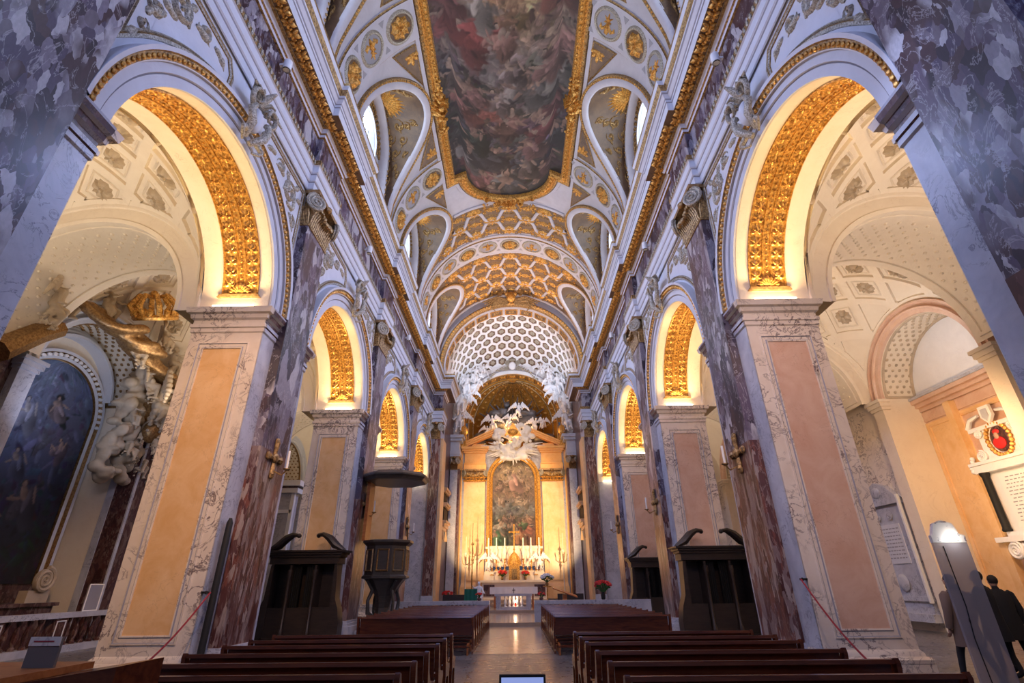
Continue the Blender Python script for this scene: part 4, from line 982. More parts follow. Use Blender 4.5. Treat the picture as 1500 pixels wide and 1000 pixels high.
# two big angel groups either side of the apse arch
for s in (-1, 1):
    t = thing('stucco_angel_group', ('left' if s < 0 else 'right')+' group of white stucco angels tumbling over the apse arch'+(', one raising a lily cross' if s < 0 else ''), 'sculpture', (s*4.6, 43.3, 15.4), 0, 'white angel groups over the apse'); R_ = random.Random(5+s)
    for (u, z_, h_) in ((3.55, 18.2, 1.8), (4.35, 17.0, 2.2), (4.85, 15.2, 2.2), (4.0, 16.2, 1.5), (4.95, 13.6, 2.0), (2.8, 19.0, 1.2), (4.7, 18.0, 1.1)): figure('angel', (s*u, 43.1, z_), h_, 'white_st', t, R_, True, -s*.12)
    it = []
    for i in range(80): a = R_.uniform(.1, 1.2); r = R_.uniform(5.0, 5.9); it.append(((s*min(5.2, r*cos(a*.8)), 43.6+R_.uniform(-.2, .3), 14.6+(r-.9)*sin(a)*.85), (R_.uniform(.16, .4), R_.uniform(.2, .35), R_.uniform(.12, .3))))
    lumps('cloud', it, 'white_st', t, .07)
    if s < 0:
        b = MB(); b.tube([(-3.5, 42.6, 17.2), (-2.75, 42.3, 19.0)], .04, 6)
        for k in (0, 1): b.tube([(-3.05+.1*k, 42.35, 18.75-.2*k+.35*k), (-2.6+.1*k-.0, 42.35, 18.55+.15*k)], .05, 6)
        for k in range(3): b.ball((-2.95+.14*k, 42.35, 18.72+.0*k), .1, 0, 6)
        b.obj('lily_cross', 'white_st', t)
    fix(t)
t = thing('coat_of_arms', 'pale stucco cartouche with crown and scrolls on top of the apse arch', 'sculpture', (0, 43.6, 19.8)); R_ = random.Random(9)
b = MB(); b.ball((0, 43.4, 20.15), (.34, .16, .42), 0, 12); b.obj('shield', 'white_st', t); b = MB()
for e in (-1, 1):
    volute(b, (e*.5, 43.45, 20.5), (0, -1, 0), .24); volute(b, (e*.55, 43.45, 19.9), (0, -1, 0), .22)
    for j in range(14): b.ball((e*(.6+.13*j), 43.55, 19.95-.02*j*j*.35+R_.uniform(-.1, .16)), R_.uniform(.07, .14), 0, 6)
for j in range(7): b.ball((-.3+.1*j, 43.4, 20.72+.08*sin(j*PI/6)), .08, 0, 6)
b.obj('scrollwork', 'silver', t, 1, 60); fix(t)
# ================================================================== high altar
t = thing('cloud_glory', 'dark stucco cloud burst with rays and flying angels inside the golden half dome', 'sculpture', (0, 45.6, 13)); R_ = random.Random(4)
it = []
for i in range(60):
    a = R_.uniform(0, PI); r = R_.uniform(.3, 2.5); it.append(((r*1.05*cos(a), 45.9+R_.uniform(-.5, .4), 14.6+r*.95*sin(a)+R_.uniform(-.4, .4)), (R_.uniform(.3, .65), .35, R_.uniform(.22, .42))))
for i in range(22): it.append(((R_.uniform(-3.3, 3.3), 45.6+R_.uniform(-.3, .2), 13.5+R_.uniform(-.5, .5)), (R_.uniform(.4, .7), .35, R_.uniform(.25, .4))))
lumps('cloud', it, 'cloudgrey', t, .09)
b = MB()
for i in range(19):
    a = PI*(.12+.76*i/18); b.tube([(1.6*cos(a), 46.2, 14.6+1.6*sin(a)), ((2.7+.5*(i % 3))*cos(a), 46.3, 14.9+(2.3+.45*(i % 3))*sin(a))], [.20, .05], 5)
b.obj('ray', 'cloudgrey', t)
for (u, z_, h_, w_) in ((-1.75, 14.1, 1.7, 1), (-.55, 14.6, 1.3, 1), (.5, 15.5, 1.5, 1), (1.8, 13.9, 1.6, 1), (-2.4, 13.6, 1.2, 1), (2.6, 14.4, 1.1, 1), (.4, 13.9, 1.1, 1)): figure('flying_angel', (u, 45.0, z_), h_, 'white_st', t, R_, True, R_.uniform(-.3, .3))
fix(t)
t = thing('high_altar_retable', 'glowing yellow marble retable with gilt Corinthian pilasters and broken gable round the tall painting', 'retable', (0, 43.8, .6)); YR = 43.75; F = ch_front(YR)
b = MB(); b.box(-4.4, -2.25, YR, YR+.3, .3, 12.7); b.box(2.25, 4.4, YR, YR+.3, .3, 12.7)
# arch shaped gap above the picture
for i in range(24):
    a0 = PI*i/24; a1 = PI*(i+1)/24; p = [(2.25*cos(a), 9.67+2.25*sin(a)) for a in (a0, a1)]
    b.quad((p[0][0], YR+.1, p[0][1]), (p[1][0], YR+.1, p[1][1]), (p[1][0], YR+.1, 12.5), (p[0][0], YR+.1, 12.5))
b.obj('back_wall', 'grey_marble', t)
for q in (-1, 1):
    b = MB(); x0, x1 = (2.42, 4.20) if q > 0 else (-4.20, -2.42); b.box(x0, x1, YR-.22, YR+.05, 1.7, 9.55); b.box(x0+.35, x1-.35, YR-.26, YR-.2, 1.9, 9.4); p = b.obj('pilaster', 'yellow', t)
    b = MB(); b.box(x0-.1, x1+.1, YR-.32, YR+.1, .6, 1.45); b.box(x0-.05, x1+.05, YR-.28, YR+.1, 1.45, 1.72, 0, .04, .03); b.obj('pedestal', 'yellow', t)
    capital(t, x0, x1, YR-.2, YR+.05, 9.5, 1.05, 1, 'y', 'gold_dark')
    b = MB(); Fp = ch_front(YR-.24)
    for k in range(6):
        for r_ in range(2): foliage(b, Fp, x0+(x1-x0)*(k+.5)/6, 9.55+.27*r_, .42, .07, .14, 0, PI/2, 3)
    b.obj('acanthus', 'gold', t, 1, 60)
    b = MB()
    for (a, c, z0, z1, e) in ((x0-.08, x1+.08, 10.5, 11.0, .30), (x0-.04, x1+.04, 11.0, 11.1, .36), (x0, x1, 11.1, 11.95, .28), (x0-.1, x1+.1, 11.95, 12.1, .42), (x0-.2, x1+.2, 12.1, 12.25, .55), (x0-.3, x1+.3, 12.25, 12.45, .68)): b.box(a, c, YR-e, YR+.05, z0, z1)
    b.obj('entablature_block', 'amber', t)
    b = MB(); d = 1 if q > 0 else -1
    for z_, th, e in ((0, .16, .62), (.16, .14, .75), (-.14, .14, .5)):
        P_ = [(d*4.1, 12.6+z_), (d*1.5, 13.75+z_), (d*1.5, 13.75+z_+th), (d*4.1, 12.6+z_+th)]; b.prism(P_ if d < 0 else P_[::-1], lambda u, v, h: (u, YR-h, v), 0, e)
    b.box(min(d*2.6, d*3.6), max(d*2.6, d*3.6), YR-.3, YR, 12.5, 12.75); b.obj('raking_cornice', 'amber', t)
    b = MB(); b.box(d*4.35-.34, d*4.35+.34, YR-.6, YR+.1, 12.45, 13.5, 0, .08, .08); b.ball((d*4.35, YR-.25, 13.9), (.34, .26, .55), 0, 8); b.obj('acroterion', 'gold', t)
    b = MB(); b.box(d*4.62-.22, d*4.62+.22, YR-.1, YR+.3, .3, 12.6); b.obj('side_strip', 'amber', t)
b = MB(); pts = [(2.05, 3.2)]+arc((0, 9.67), 2.05, 0, PI, 40)+[(-2.05, 3.2)]
csweep(b, pts, [(-.28, .0), (-.26, .14), (-.18, .2), (-.08, .12), (0, .18), (.10, .26), (.20, .3), (.24, .14), (.26, 0)], F, ms=[0, 0, 0, 1, 0, 0, 0, 0]); b.obj('picture_frame', ['gold', 'gold_dark'], t)
b = MB(); b.box(-2.25, 2.25, YR-.22, YR, 3.0, 4.42); b.box(-2.3, 2.3, YR-.32, YR, 4.2, 4.36); b.box(-2.3, 2.3, YR-.35, YR, 2.9, 3.05)
for k in range(7): b.ball((-1.8+.6*k, YR-.26, 3.6), (.2, .06, .3), 0, 8)
b.obj('predella', 'soffit', t); fix(t)
bg = [(.5, .05, .15, (.05, .04, .035)), (.2, .12, .1, (.06, .16, .09)), (.8, .12, .1, (.4, .1, .06)), (.5, .25, .15, (.13, .09, .07)), (.5, .42, .06, (.25, .34, .42)), (.2, .43, .06, (.32, .36, .40)), (.8, .4, .06, (.3, .33, .36)), (.5, .58, .12, (.30, .17, .11)), (.2, .62, .1, (.3, .18, .12)), (.8, .62, .1, (.28, .16, .11)), (.5, .85, .12, (.75, .50, .25)), (.1, .9, .12, (.30, .18, .1)), (.9, .9, .12, (.3, .18, .1))]
fg_ = [(.15, .22, .09, .2, (.6, .55, .5), sk2), (.12, .1, .1, 1.5, (.04, .25, .1), sk), (.35, .2, .07, .4, (.08, .06, .05), sk), (.5, .22, .06, 1.5, (.15, .1, .12), sk), (.62, .12, .10, 1.2, (.65, .25, .06), sk2), (.82, .2, .08, 2.2, (.5, .12, .06), sk2), (.7, .25, .06, .3, (.1, .3, .1), sk), (.45, .3, .05, 1, (.2, .1, .1), sk), (.3, .3, .05, 2, (.25, .1, .08), sk), (.85, .3, .06, 2, (.45, .2, .12), sk2), (.2, .5, .055, 1, (.5, .3, .2), sk2), (.6, .5, .06, 2.5, (.5, .36, .25), sk2), (.75, .48, .06, .6, (.55, .4, .28), sk2), (.15, .66, .05, .2, (.4, .2, .15), sk2), (.85, .66, .05, 1.2, (.4, .25, .15), sk2), (.3, .72, .04, 2, (.4, .2, .12), sk2), (.7, .73, .04, 1, (.4, .2, .12), sk2), (.5, .74, .12, 1.45, (.55, .24, .26), (.6, .42, .32)), (.36, .85, .04, 1, (.4, .25, .18), sk2), (.66, .86, .04, 1, (.4, .25, .18), sk2)]
img = paint_field(110, 220, bg, fg_, 900, 8, .3, (.01, .04), .5)*.42
tp = thing('altar_painting', 'tall arched painting of a rose-robed standing figure in golden light above a crowd', 'painting', (0, YR, 4.4))
def apt(u, v):
    z_ = 4.42+(11.45-4.42)*v; hwid = 1.78 if z_ < 9.67 else math.sqrt(max(0, 1.78**2-(z_-9.67)**2)); return (-hwid+2*hwid*u, YR-.06, z_)
canvas('canvas', apt, img, tp); fix(tp)
t = thing('white_glory', 'white stucco cloud of cherubs with spiky rays breaking over the gable of the altar', 'sculpture', (0, 43.3, 11.4)); R_ = random.Random(6); it = []
for i in range(70):
    a = R_.uniform(0, 2*PI); r = 1.75*R_.random()**.5; it.append(((r*1.0*cos(a), YR-.45+R_.uniform(-.2, .2), 12.85+r*.95*sin(a)), (R_.uniform(.18, .4), .3, R_.uniform(.15, .32))))
lumps('cloud', it, 'white_st', t, .07); b = MB()
for i in range(27):
    a = PI*1.02+PI*.96*i/26; r = 1.9+.55*((i*7) % 4)/3; b.tube([(.9*cos(a), YR-.4, 12.6+.8*sin(a)), (r*1.15*cos(a), YR-.45, 12.7+r*.85*sin(a)+.2)], [.17, .02], 5)
b.obj('ray', 'white_st', t); b = MB()
for i in range(13): a = R_.uniform(0, 2*PI); r = R_.uniform(.5, 1.7); b.ball((r*cos(a), YR-.85, 12.85+r*.9*sin(a)), .14, 0, 8)
b.obj('cherub_head', 'white_st', t); b = MB(); b.prism([(-.75, 13.3), (.75, 13.3), (0, 14.5)], lambda u, v, h: (u, YR-.8-h, v), 0, .12); b.ball((0, YR-.95, 13.6), (.45, .2, .3), 0, 10); b.obj('gilt_triangle', 'gold', t); fix(t)
# altar table of the high altar
t = thing('high_altar', 'high altar of pale marble with stepped gradines below the painting', 'altar', (0, 43, .6)); b = MB()
b.box(-2.5, 2.5, 42.7, 43.7, .6, 1.75); b.box(-2.65, 2.65, 42.55, 43.7, 1.75, 1.92); b.obj('table', 'soffit', t); b = MB(); b.box(-2.4, 2.4, 43.0, 43.7, 1.92, 2.25); b.box(-2.3, 2.3, 43.2, 43.7, 2.25, 2.6); b.box(-2.35, -1.6, 42.85, 43.7, 1.92, 2.5); b.box(1.6, 2.35, 42.85, 43.7, 1.92, 2.5); b.obj('gradine', 'soffit', t)
b = MB()
for q in (-1, 1): b.box(q*1.95-.42, q*1.95+.42, 42.67, 42.71, .8, 1.6)
b.obj('inlaid_panel', 'breccia_dark', t); fix(t)
t = thing('tabernacle', 'gilt domed tabernacle in the middle of the high altar', 'tabernacle', (0, 42.95, 1.92)); b = MB()
b.box(-.42, .42, 42.6, 43.2, 1.92, 2.9); b.box(-.5, .5, 42.52, 43.2, 2.9, 3.02); b.obj('body', 'gold', t); b = MB(); b.box(-.2, .2, 42.56, 42.6, 2.0, 2.7); b.obj('door', 'gold_dark', t)
b = MB(); b.lathe([(.55, 3.02), (.52, 3.2), (.40, 3.55), (.2, 3.8), (.06, 3.92), (.05, 4.05), (.09, 4.12), (.0, 4.2)], (0, 42.9, 0), 12); b.obj('dome', 'gold', t); fix(t)
t = thing('altar_cross', 'tall gilt altar cross standing in front of the painting', 'crucifix', (0, 42.95, 4.2)); b = MB()
b.tube([(0, 42.9, 4.15), (0, 42.9, 5.9)], .05, 6); b.tube([(-.35, 42.9, 5.4), (.35, 42.9, 5.4)], .05, 6); b.ball((0, 42.9, 5.4), .12, 0, 8)
for q in (-1, 1): b.ball((q*.37, 42.9, 5.4), .08, 0, 6)
b.ball((0, 42.9, 5.95), .08, 0, 6); b.obj('cross', 'gold', t); b = MB(); b.tube([(0, 42.84, 4.9), (0, 42.84, 5.5)], [.03, .05], 6); b.tube([(-.25, 42.84, 5.45), (0, 42.84, 5.38), (.25, 42.84, 5.45)], .025, 5); b.obj('corpus', 'gold', t); fix(t)
def candlestick(nm, label, loc, hb, hc, grp, mat='gold', r=.1):
    t = thing(nm, label, 'candlestick', loc, 0, grp); b = MB()
    b.lathe([(r*1.6, 0), (r*1.5, .04), (r*.7, .1), (r*.35, .16), (r*.9, hb*.3), (r*.4, hb*.4), (r*.35, hb*.6), (r*.8, hb*.72), (r*.35, hb*.82), (r*.9, hb*.95), (r*1.1, hb), (0, hb)], (0, 0, 0), 10); b.obj('stem', mat, t)
    b = MB(); b.lathe([(.045, hb), (.045, hb+hc), (.0, hb+hc+.01)], (0, 0, 0), 8); b.obj('candle', 'wax', t)
    return t
c0 = None
NM = ['leftmost of the tall gilt altar candlesticks', 'second from the left of the tall gilt altar candlesticks', 'third from the left, just left of the altar cross', 'just right of the altar cross, third from the right', 'second from the right of the tall gilt altar candlesticks', 'rightmost of the tall gilt altar candlesticks']
for i, x in enumerate((-2.05, -1.42, -.75, .72, 1.35, 2.0)):
    lb = NM[i] if 'candlestick' in NM[i] else 'tall gilt altar candlestick '+NM[i]
    if c0 is None: c0 = candlestick('candlestick', lb, (x, 43.25, 2.6), .85, 1.55, 'tall candlesticks on the high altar'); 
    else: dup(c0, (x, 43.25, 2.6), None, lb)
c1 = None
for i, x in enumerate((-1.75, -1.1, 1.05, 1.7)):
    lb = 'short gilt candle holder in front of the tall ones, '+('outer left', 'inner left', 'inner right', 'outer right')[i]
    if c1 is None: c1 = candlestick('candle_holder', lb, (x, 42.95, 2.25), .55, .35, 'short candle holders on the high altar', 'gold', .12)
    else: dup(c1, (x, 42.95, 2.25), None, lb)
for q in (-1, 1):
    t = thing('kneeling_angel', ('left' if q < 0 else 'right')+' white marble angel statue at the end of the high altar', 'statue', (q*2.0, 43.1, 2.5), 0, 'angel statues on the high altar'); figure('body', (q*2.0, 43.0, 2.5), 1.3, 'white_st', t, random.Random(20+q), True); fix(t)
def bunch(nm, label, loc, r, mats, grp=None, n=26, vase='gold_dark', seed=1, vh=.25):
    t = thing(nm, label, 'flowers', loc, 0, grp); R_ = random.Random(seed); b = MB(); b.lathe([(.06, 0), (.09, .03), (.10, vh*.6), (.07, vh), (.0, vh)], (0, 0, 0), 10); b.obj('pot', vase, t)
    b = MB(); c = MB()
    for i in range(n):
        a = R_.uniform(0, 2*PI); e = R_.uniform(.1, 1.4); p = Vector((r*cos(a)*cos(e), r*sin(a)*cos(e), vh+r*.55+r*.8*sin(e)*.8)); 
        for k in range(6): d = Vector((cos(k*PI/3+i), sin(k*PI/3+i)*.6, sin(k*PI/3+i)*.7)); b.ball(p+d*r*.17, (r*.14, r*.12, r*.07), 0, 5)
        c.tube([(0, 0, vh*.8), tuple(p*.6+Vector((0, 0, vh*.2))), tuple(p)], [.012, .012, .02], 4); c.ball(p*.85+Vector((0, 0, -.05*r)), (r*.22, r*.2, r*.1), 0, 5)
    b.obj('blossom', mats, t); c.obj('foliage', 'leaf', t); return t
bunch('poinsettia', 'red poinsettia on the left of the tabernacle', (-.95, 42.75, 1.92), .34, 'redleaf', 'poinsettias on the high altar')
bunch('poinsettia', 'red poinsettia on the right of the tabernacle', (.85, 42.75, 1.92), .30, 'redleaf', 'poinsettias on the high altar', 22, 'gold_dark', 5)
bunch('poinsettia', 'red potted flowers on the rail beside the left gate post', (-1.45, 24.9, .99), .16, 'redleaf', 'pots on the gate posts', 14, 'breccia_dark', 6, .12)
bunch('poinsettia', 'red potted flowers on the rail beside the right gate post', (1.30, 24.9, .99), .16, 'redleaf', 'pots on the gate posts', 14, 'breccia_dark', 7, .12)
bunch('rose_bouquet', 'large red rose bouquet in a dark vase at the right end of the rail', (4.05, 24.9, .99), .36, 'redleaf', None, 26, 'black', 8, .3)
bunch('poinsettia', 'small red flowers on the floor before the left grey pilaster', (-4.6, 38.5, .3), .36, 'redleaf', None, 18, 'breccia_dark', 9, .5)
t = thing('flower_stand', 'slender gilt stand with a plate right of the altar', 'stand', (2.05, 34, .3)); b = MB(); b.lathe([(.22, 0), (.05, .06), (.03, .6), (.05, .8), (.03, 1.15), (.26, 1.18), (.26, 1.22), (0, 1.22)], (0, 0, 0), 12); b.obj('column', 'gold', t)
bunch('lily_bouquet', 'white flower bouquet in a bowl on the slender stand right of the altar', (2.05, 34, 1.52), .36, 'white', None, 24, 'gold_dark', 10, .22)
# people's altar
t = thing('altar_table', 'wooden altar table under a white cloth, in front of the high altar', 'altar', (0, 35.5, .3)); b = MB(); b.box(-1.35, 1.35, 35.1, 35.9, 1.25, 1.45)
b.obj('table_top', 'orwood', t)
for x in (-1.25, 1.15):
    for y in (35.15, 35.75): b = MB(); b.box(x, x+.1, y, y+.1, .3, 1.25); b.obj('leg', 'orwood', t)
fix(t)
t = thing('altar_cloth', 'white altar cloth with a small black cross, draped over the altar table', 'cloth', (0, 35.5, 1.45)); b = MB(); b.box(-1.5, 1.5, 35.0, 36.0, 1.45, 1.475)
b.grid(lambda u, v: (-1.5+3*u, 34.99-.02*sin(40*u)*v, 1.475-.40*v), 60, 4); b.obj('linen', 'cloth', t); b = MB(); b.box(-.015, .015, 34.95, 34.97, 1.12, 1.42); b.box(-.1, .1, 34.95, 34.97, 1.28, 1.31); b.obj('embroidered_cross', 'black', t); fix(t)
t = thing('relic_altar_base', 'low grey marble slab on white balusters with candles glowing behind', 'altar front', (0, 33, .3)); b = MB(); b.box(-1.1, 1.1, 32.6, 33.2, 1.0, 1.13); b.box(-1.0, 1.0, 32.65, 33.1, .3, .45); b.obj('slab', 'grey_marble', t)
for q in (-1, 1): b = MB(); b.box(q*.88-.14, q*.88+.14, 32.65, 33.1, .45, 1.0); b.obj('end_block', 'grey_marble', t)
def baluster(par, x, y, z0, h, mat, r=.07, nm='baluster'):
    b = MB(); b.lathe([(r, 0), (r, h*.08), (r*.5, h*.14), (r*1.0, h*.38), (r*.95, h*.5), (r*.45, h*.8), (r*.8, h*.9), (r*.9, h)], (x, y, z0), 8); return b.obj(nm, mat, par)
for k in range(5): baluster(t, -.48+.24*k, 32.8, .45, .55, 'white', .09)
fix(t)
for k, (x, c_) in enumerate(((-.05, 1), (.12, 1), (.27, 1))):
    t = thing('votive_candle', 'glowing votive candle behind the white balusters, '+('left', 'middle', 'right')[k], 'candle', (x, 33.0, .45), 0, 'votive candles under the altar slab'); b = MB(); b.lathe([(.045, 0), (.05, .22), (.0, .22)], (0, 0, 0), 8); b.obj('glass', 'redleaf' if k < 2 else 'wax', t); b = MB(); b.ball((0, 0, .27), (.03, .03, .06), 0, 6); b.obj('flame', 'flame', t)
point('votive_light', (.1, 32.7, .8), 12, (1, .6, .35), .05)
# communion rail
for q in (-1, 1):
    t = thing('communion_rail', ('left' if q < 0 else 'right')+' half of the dark marble communion rail with balusters', 'rail', (q*2.8, 24.9, .15), 0, 'communion rail'); b = MB(); b.box(.98, 4.35, 24.75, 25.05, .84, .99); b.obj('coping', 'grey_marble', t, q); b = MB(); b.box(.98, 4.35, 24.78, 25.02, .15, .30); b.obj('base', 'grey_marble', t, q)
    for x0, x1 in ((.98, 1.5), (2.7, 2.95), (4.1, 4.35)): b = MB(); b.box(x0, x1, 24.77, 25.03, .3, .84); b.obj('post', 'grey_marble', t, q)
    for k in range(16):
        x = 1.6+.19*k if k < 6 else 3.03+.19*(k-6)
        if 2.62 < x < 3.0 or x > 4.05: continue
        baluster(t, q*x, 24.9, .30, .54, 'white', .055)
    fix(t)
    b = MB(); b.box(4.25, 6.1, 24.78, 25.02, .0, .99); struct(b, 'trim_%d' % (20+(q > 0)), 'grey_marble', q)
# things inside the sanctuary
t = thing('green_lectern', 'lectern covered by a plain dark green cloth behind the left rail', 'lectern', (-2.0, 27, .15)); b = MB(); b.box(-2.27, -1.7, 26.8, 27.2, .15, 1.42, 0, .02, .02); b.grid(lambda u, v: (-2.3+.62*u, 26.76+.02*sin(20*u), 1.45-.55*v), 30, 4); b.obj('cloth_cover', 'green', t); fix(t)
t = thing('draped_statue', 'small pale seated figure beside the green lectern', 'statue', (-1.75, 28.8, .15)); b = MB(); b.box(-2.0, -1.5, 28.6, 29.0, .15, .55); b.obj('seat_block', 'grey_marble', t); figure('body', (-1.75, 28.8, .5), 1.25, 'white_st', t, random.Random(3), False); fix(t)
for i, (x, hh, lab) in enumerate(((-3.25, 5.6, 'tall floor torch left of the high altar, dark stem'), (-3.75, 4.6, 'pale tall candelabrum at the left edge of the golden pilaster'), (3.8, 4.8, 'tall candelabrum right of the high altar'))):
    t = thing('floor_candelabrum', lab, 'candelabrum', (x, 42.2, .44), 0, 'standing candelabra'); b = MB(); b.lathe([(.25, 0), (.2, .1), (.05, .25), (.05, hh*.5), (.1, hh*.52), (.04, hh*.55), (.04, hh*.7), (.13, hh*.72), (.02, hh*.75), (.02, hh), (0, hh)], (0, 0, 0), 8); b.obj('stem', 'gold_dark' if i == 0 else 'soffit', t)
    b = MB()
    for a in range(4): b.tube([(0, 0, hh*.55), (.25*cos(a*PI/2), .25*sin(a*PI/2), hh*.58), (.32*cos(a*PI/2), .32*sin(a*PI/2), hh*.68)], .03, 5)
    b.obj('arm', 'gold_dark', t)
for q in (-1, 1):
    t = thing('sanctuary_chair', 'dark low wooden bench behind the '+('left' if q < 0 else 'right')+' rail', 'bench', (q*3.0, 30, .15), 0, 'benches in the sanctuary'); b = MB(); x = q*3.1; b.box(x-.7, x+.7, 29.8, 30.3, .5, .58); b.obj('seat', 'dwood', t); b = MB(); b.box(x-.7, x+.7, 30.26, 30.33, .5, 1.15); b.obj('backrest', 'dwood', t)
    for u in (-.65, .6): b = MB(); b.box(x+u, x+u+.06, 29.8, 30.3, .15, .5); b.obj('leg', 'dwood', t)
    fix(t)
t = thing('reading_desk', 'sloping brown reading desk behind the right rail', 'desk', (2.6, 28, .15)); b = MB(); b.box(2.5, 2.7, 27.9, 28.1, .15, 1.15); b.obj('post', 'orwood', t); b = MB(); b.add([(2.0, 27.6, 1.45), (3.2, 27.6, 1.05), (3.2, 28.2, 1.12), (2.0, 28.2, 1.52), (2.0, 27.6, 1.40), (3.2, 27.6, 1.0), (3.2, 28.2, 1.07), (2.0, 28.2, 1.47)], [(0, 1, 2, 3), (7, 6, 5, 4), (0, 4, 5, 1), (1, 5, 6, 2), (2, 6, 7, 3), (3, 7, 4, 0)]); b.obj('slope', 'orwood', t); fix(t)
# chancel piers, side walls, tribunes and grey pilasters
for s in (-1, 1):
    t = thing('sanctuary_pier', ('left' if s < 0 else 'right')+' sanctuary pier faced with streaked breccia and an orange-lit edge', 'pier', (s*6.5, 36.4, 0), 0, 'sanctuary piers'); b = MB(); b.box(5.3, 7.9, 36.37, 38.2, 0, 12.6); b.obj('shaft', 'grey_marble', t, s)
    b = MB(); b.box(5.3, 6.0, 36.2, 36.4, 1.0, 11.3); b.obj('front_pilaster', 'breccia_red', t, s); b = MB(); b.box(5.24, 6.05, 36.1, 36.42, 0, .5); b.box(5.27, 6.03, 36.15, 36.42, .5, 1.0, 0, .02, .03); b.obj('base', 'grey_marble', t, s)
    b = MB(); b.box(5.12, 5.3, 36.45, 38.1, .4, 11.4); b.obj('inner_pilaster', 'yellow', t, s)
    capital(t, 5.32, 6.02, 36.2, 36.4, 11.3, 1.25, s, 'y')
    b = MB(); b.box(6.085, 6.1, 36.3, 36.9, .4, 8.1); b.obj('side_facing', 'grey_marble', t, s); fix(t)
    b = MB(); b.quad((5.35, 38.2, 0), (5.35, 44.2, 0), (5.35, 44.2, 16.3), (5.35, 38.2, 16.3)); b.quad((5.35, 38.2, 0), (8, 38.2, 0), (8, 38.2, 16), (5.35, 38.2, 16)); struct(b, 'wall_sanctuary_'+SIDE[s], 'breccia_dark', s)
    t = thing('tribune_balcony', ('left' if s < 0 else 'right')+' two-storeyed gilt tribune projecting from the sanctuary side wall', 'balcony', (s*5.1, 40, 5), 0, 'sanctuary tribunes')
    for z0, z1, e in ((5.3, 5.5, .12), (5.5, 5.75, .25), (5.75, 5.95, .38), (6.9, 7.05, .30), (7.05, 7.2, .4), (7.95, 8.1, .25), (8.1, 8.3, .35)): b = MB(); b.box(5.35-e, 5.35, 38.9, 41.3, z0, z1); b.obj('cornice', 'yellow', t, s)
    b = MB(); b.box(5.2, 5.36, 39.1, 41.1, 5.95, 6.9); b.box(5.25, 5.36, 39.1, 41.1, 7.2, 7.95); b.obj('parapet', 'black', t, s)
    for y in (39.0, 41.0): b = MB(); b.box(5.12, 5.35, y, y+.2, 4.6, 5.3, 0, .08, 0); b.obj('bracket', 'yellow', t, s)
    fix(t)
    t = thing('grey_pilaster', ('left' if s < 0 else 'right')+' grey pilaster with dark capital beside the golden retable', 'pilaster', (s*4.95, 42.6, .3), 0, 'grey pilasters beside the retable'); b = MB(); b.box(4.68, 5.3, 42.4, 42.8, .3, 10.4); b.obj('shaft', 'grey_marble', t, s)
    b = MB(); b.box(4.5, 4.68, 42.5, 43.6, .3, 10.4); b.obj('dark_return', 'breccia_dark', t, s); capital(t, 4.7, 5.3, 42.4, 42.8, 10.3, 1.1, s, 'y', 'bronze'); b = MB()
    for z0, z1, e in ((11.4, 11.6, .05), (11.6, 11.9, .1), (11.9, 12.7, .02), (12.7, 12.95, .25), (12.95, 13.2, .4)): b.box(4.6-e, 5.35, 42.35-e, 43.9, z0, z1)
    b.obj('entablature', 'stucco', t, s); fix(t)
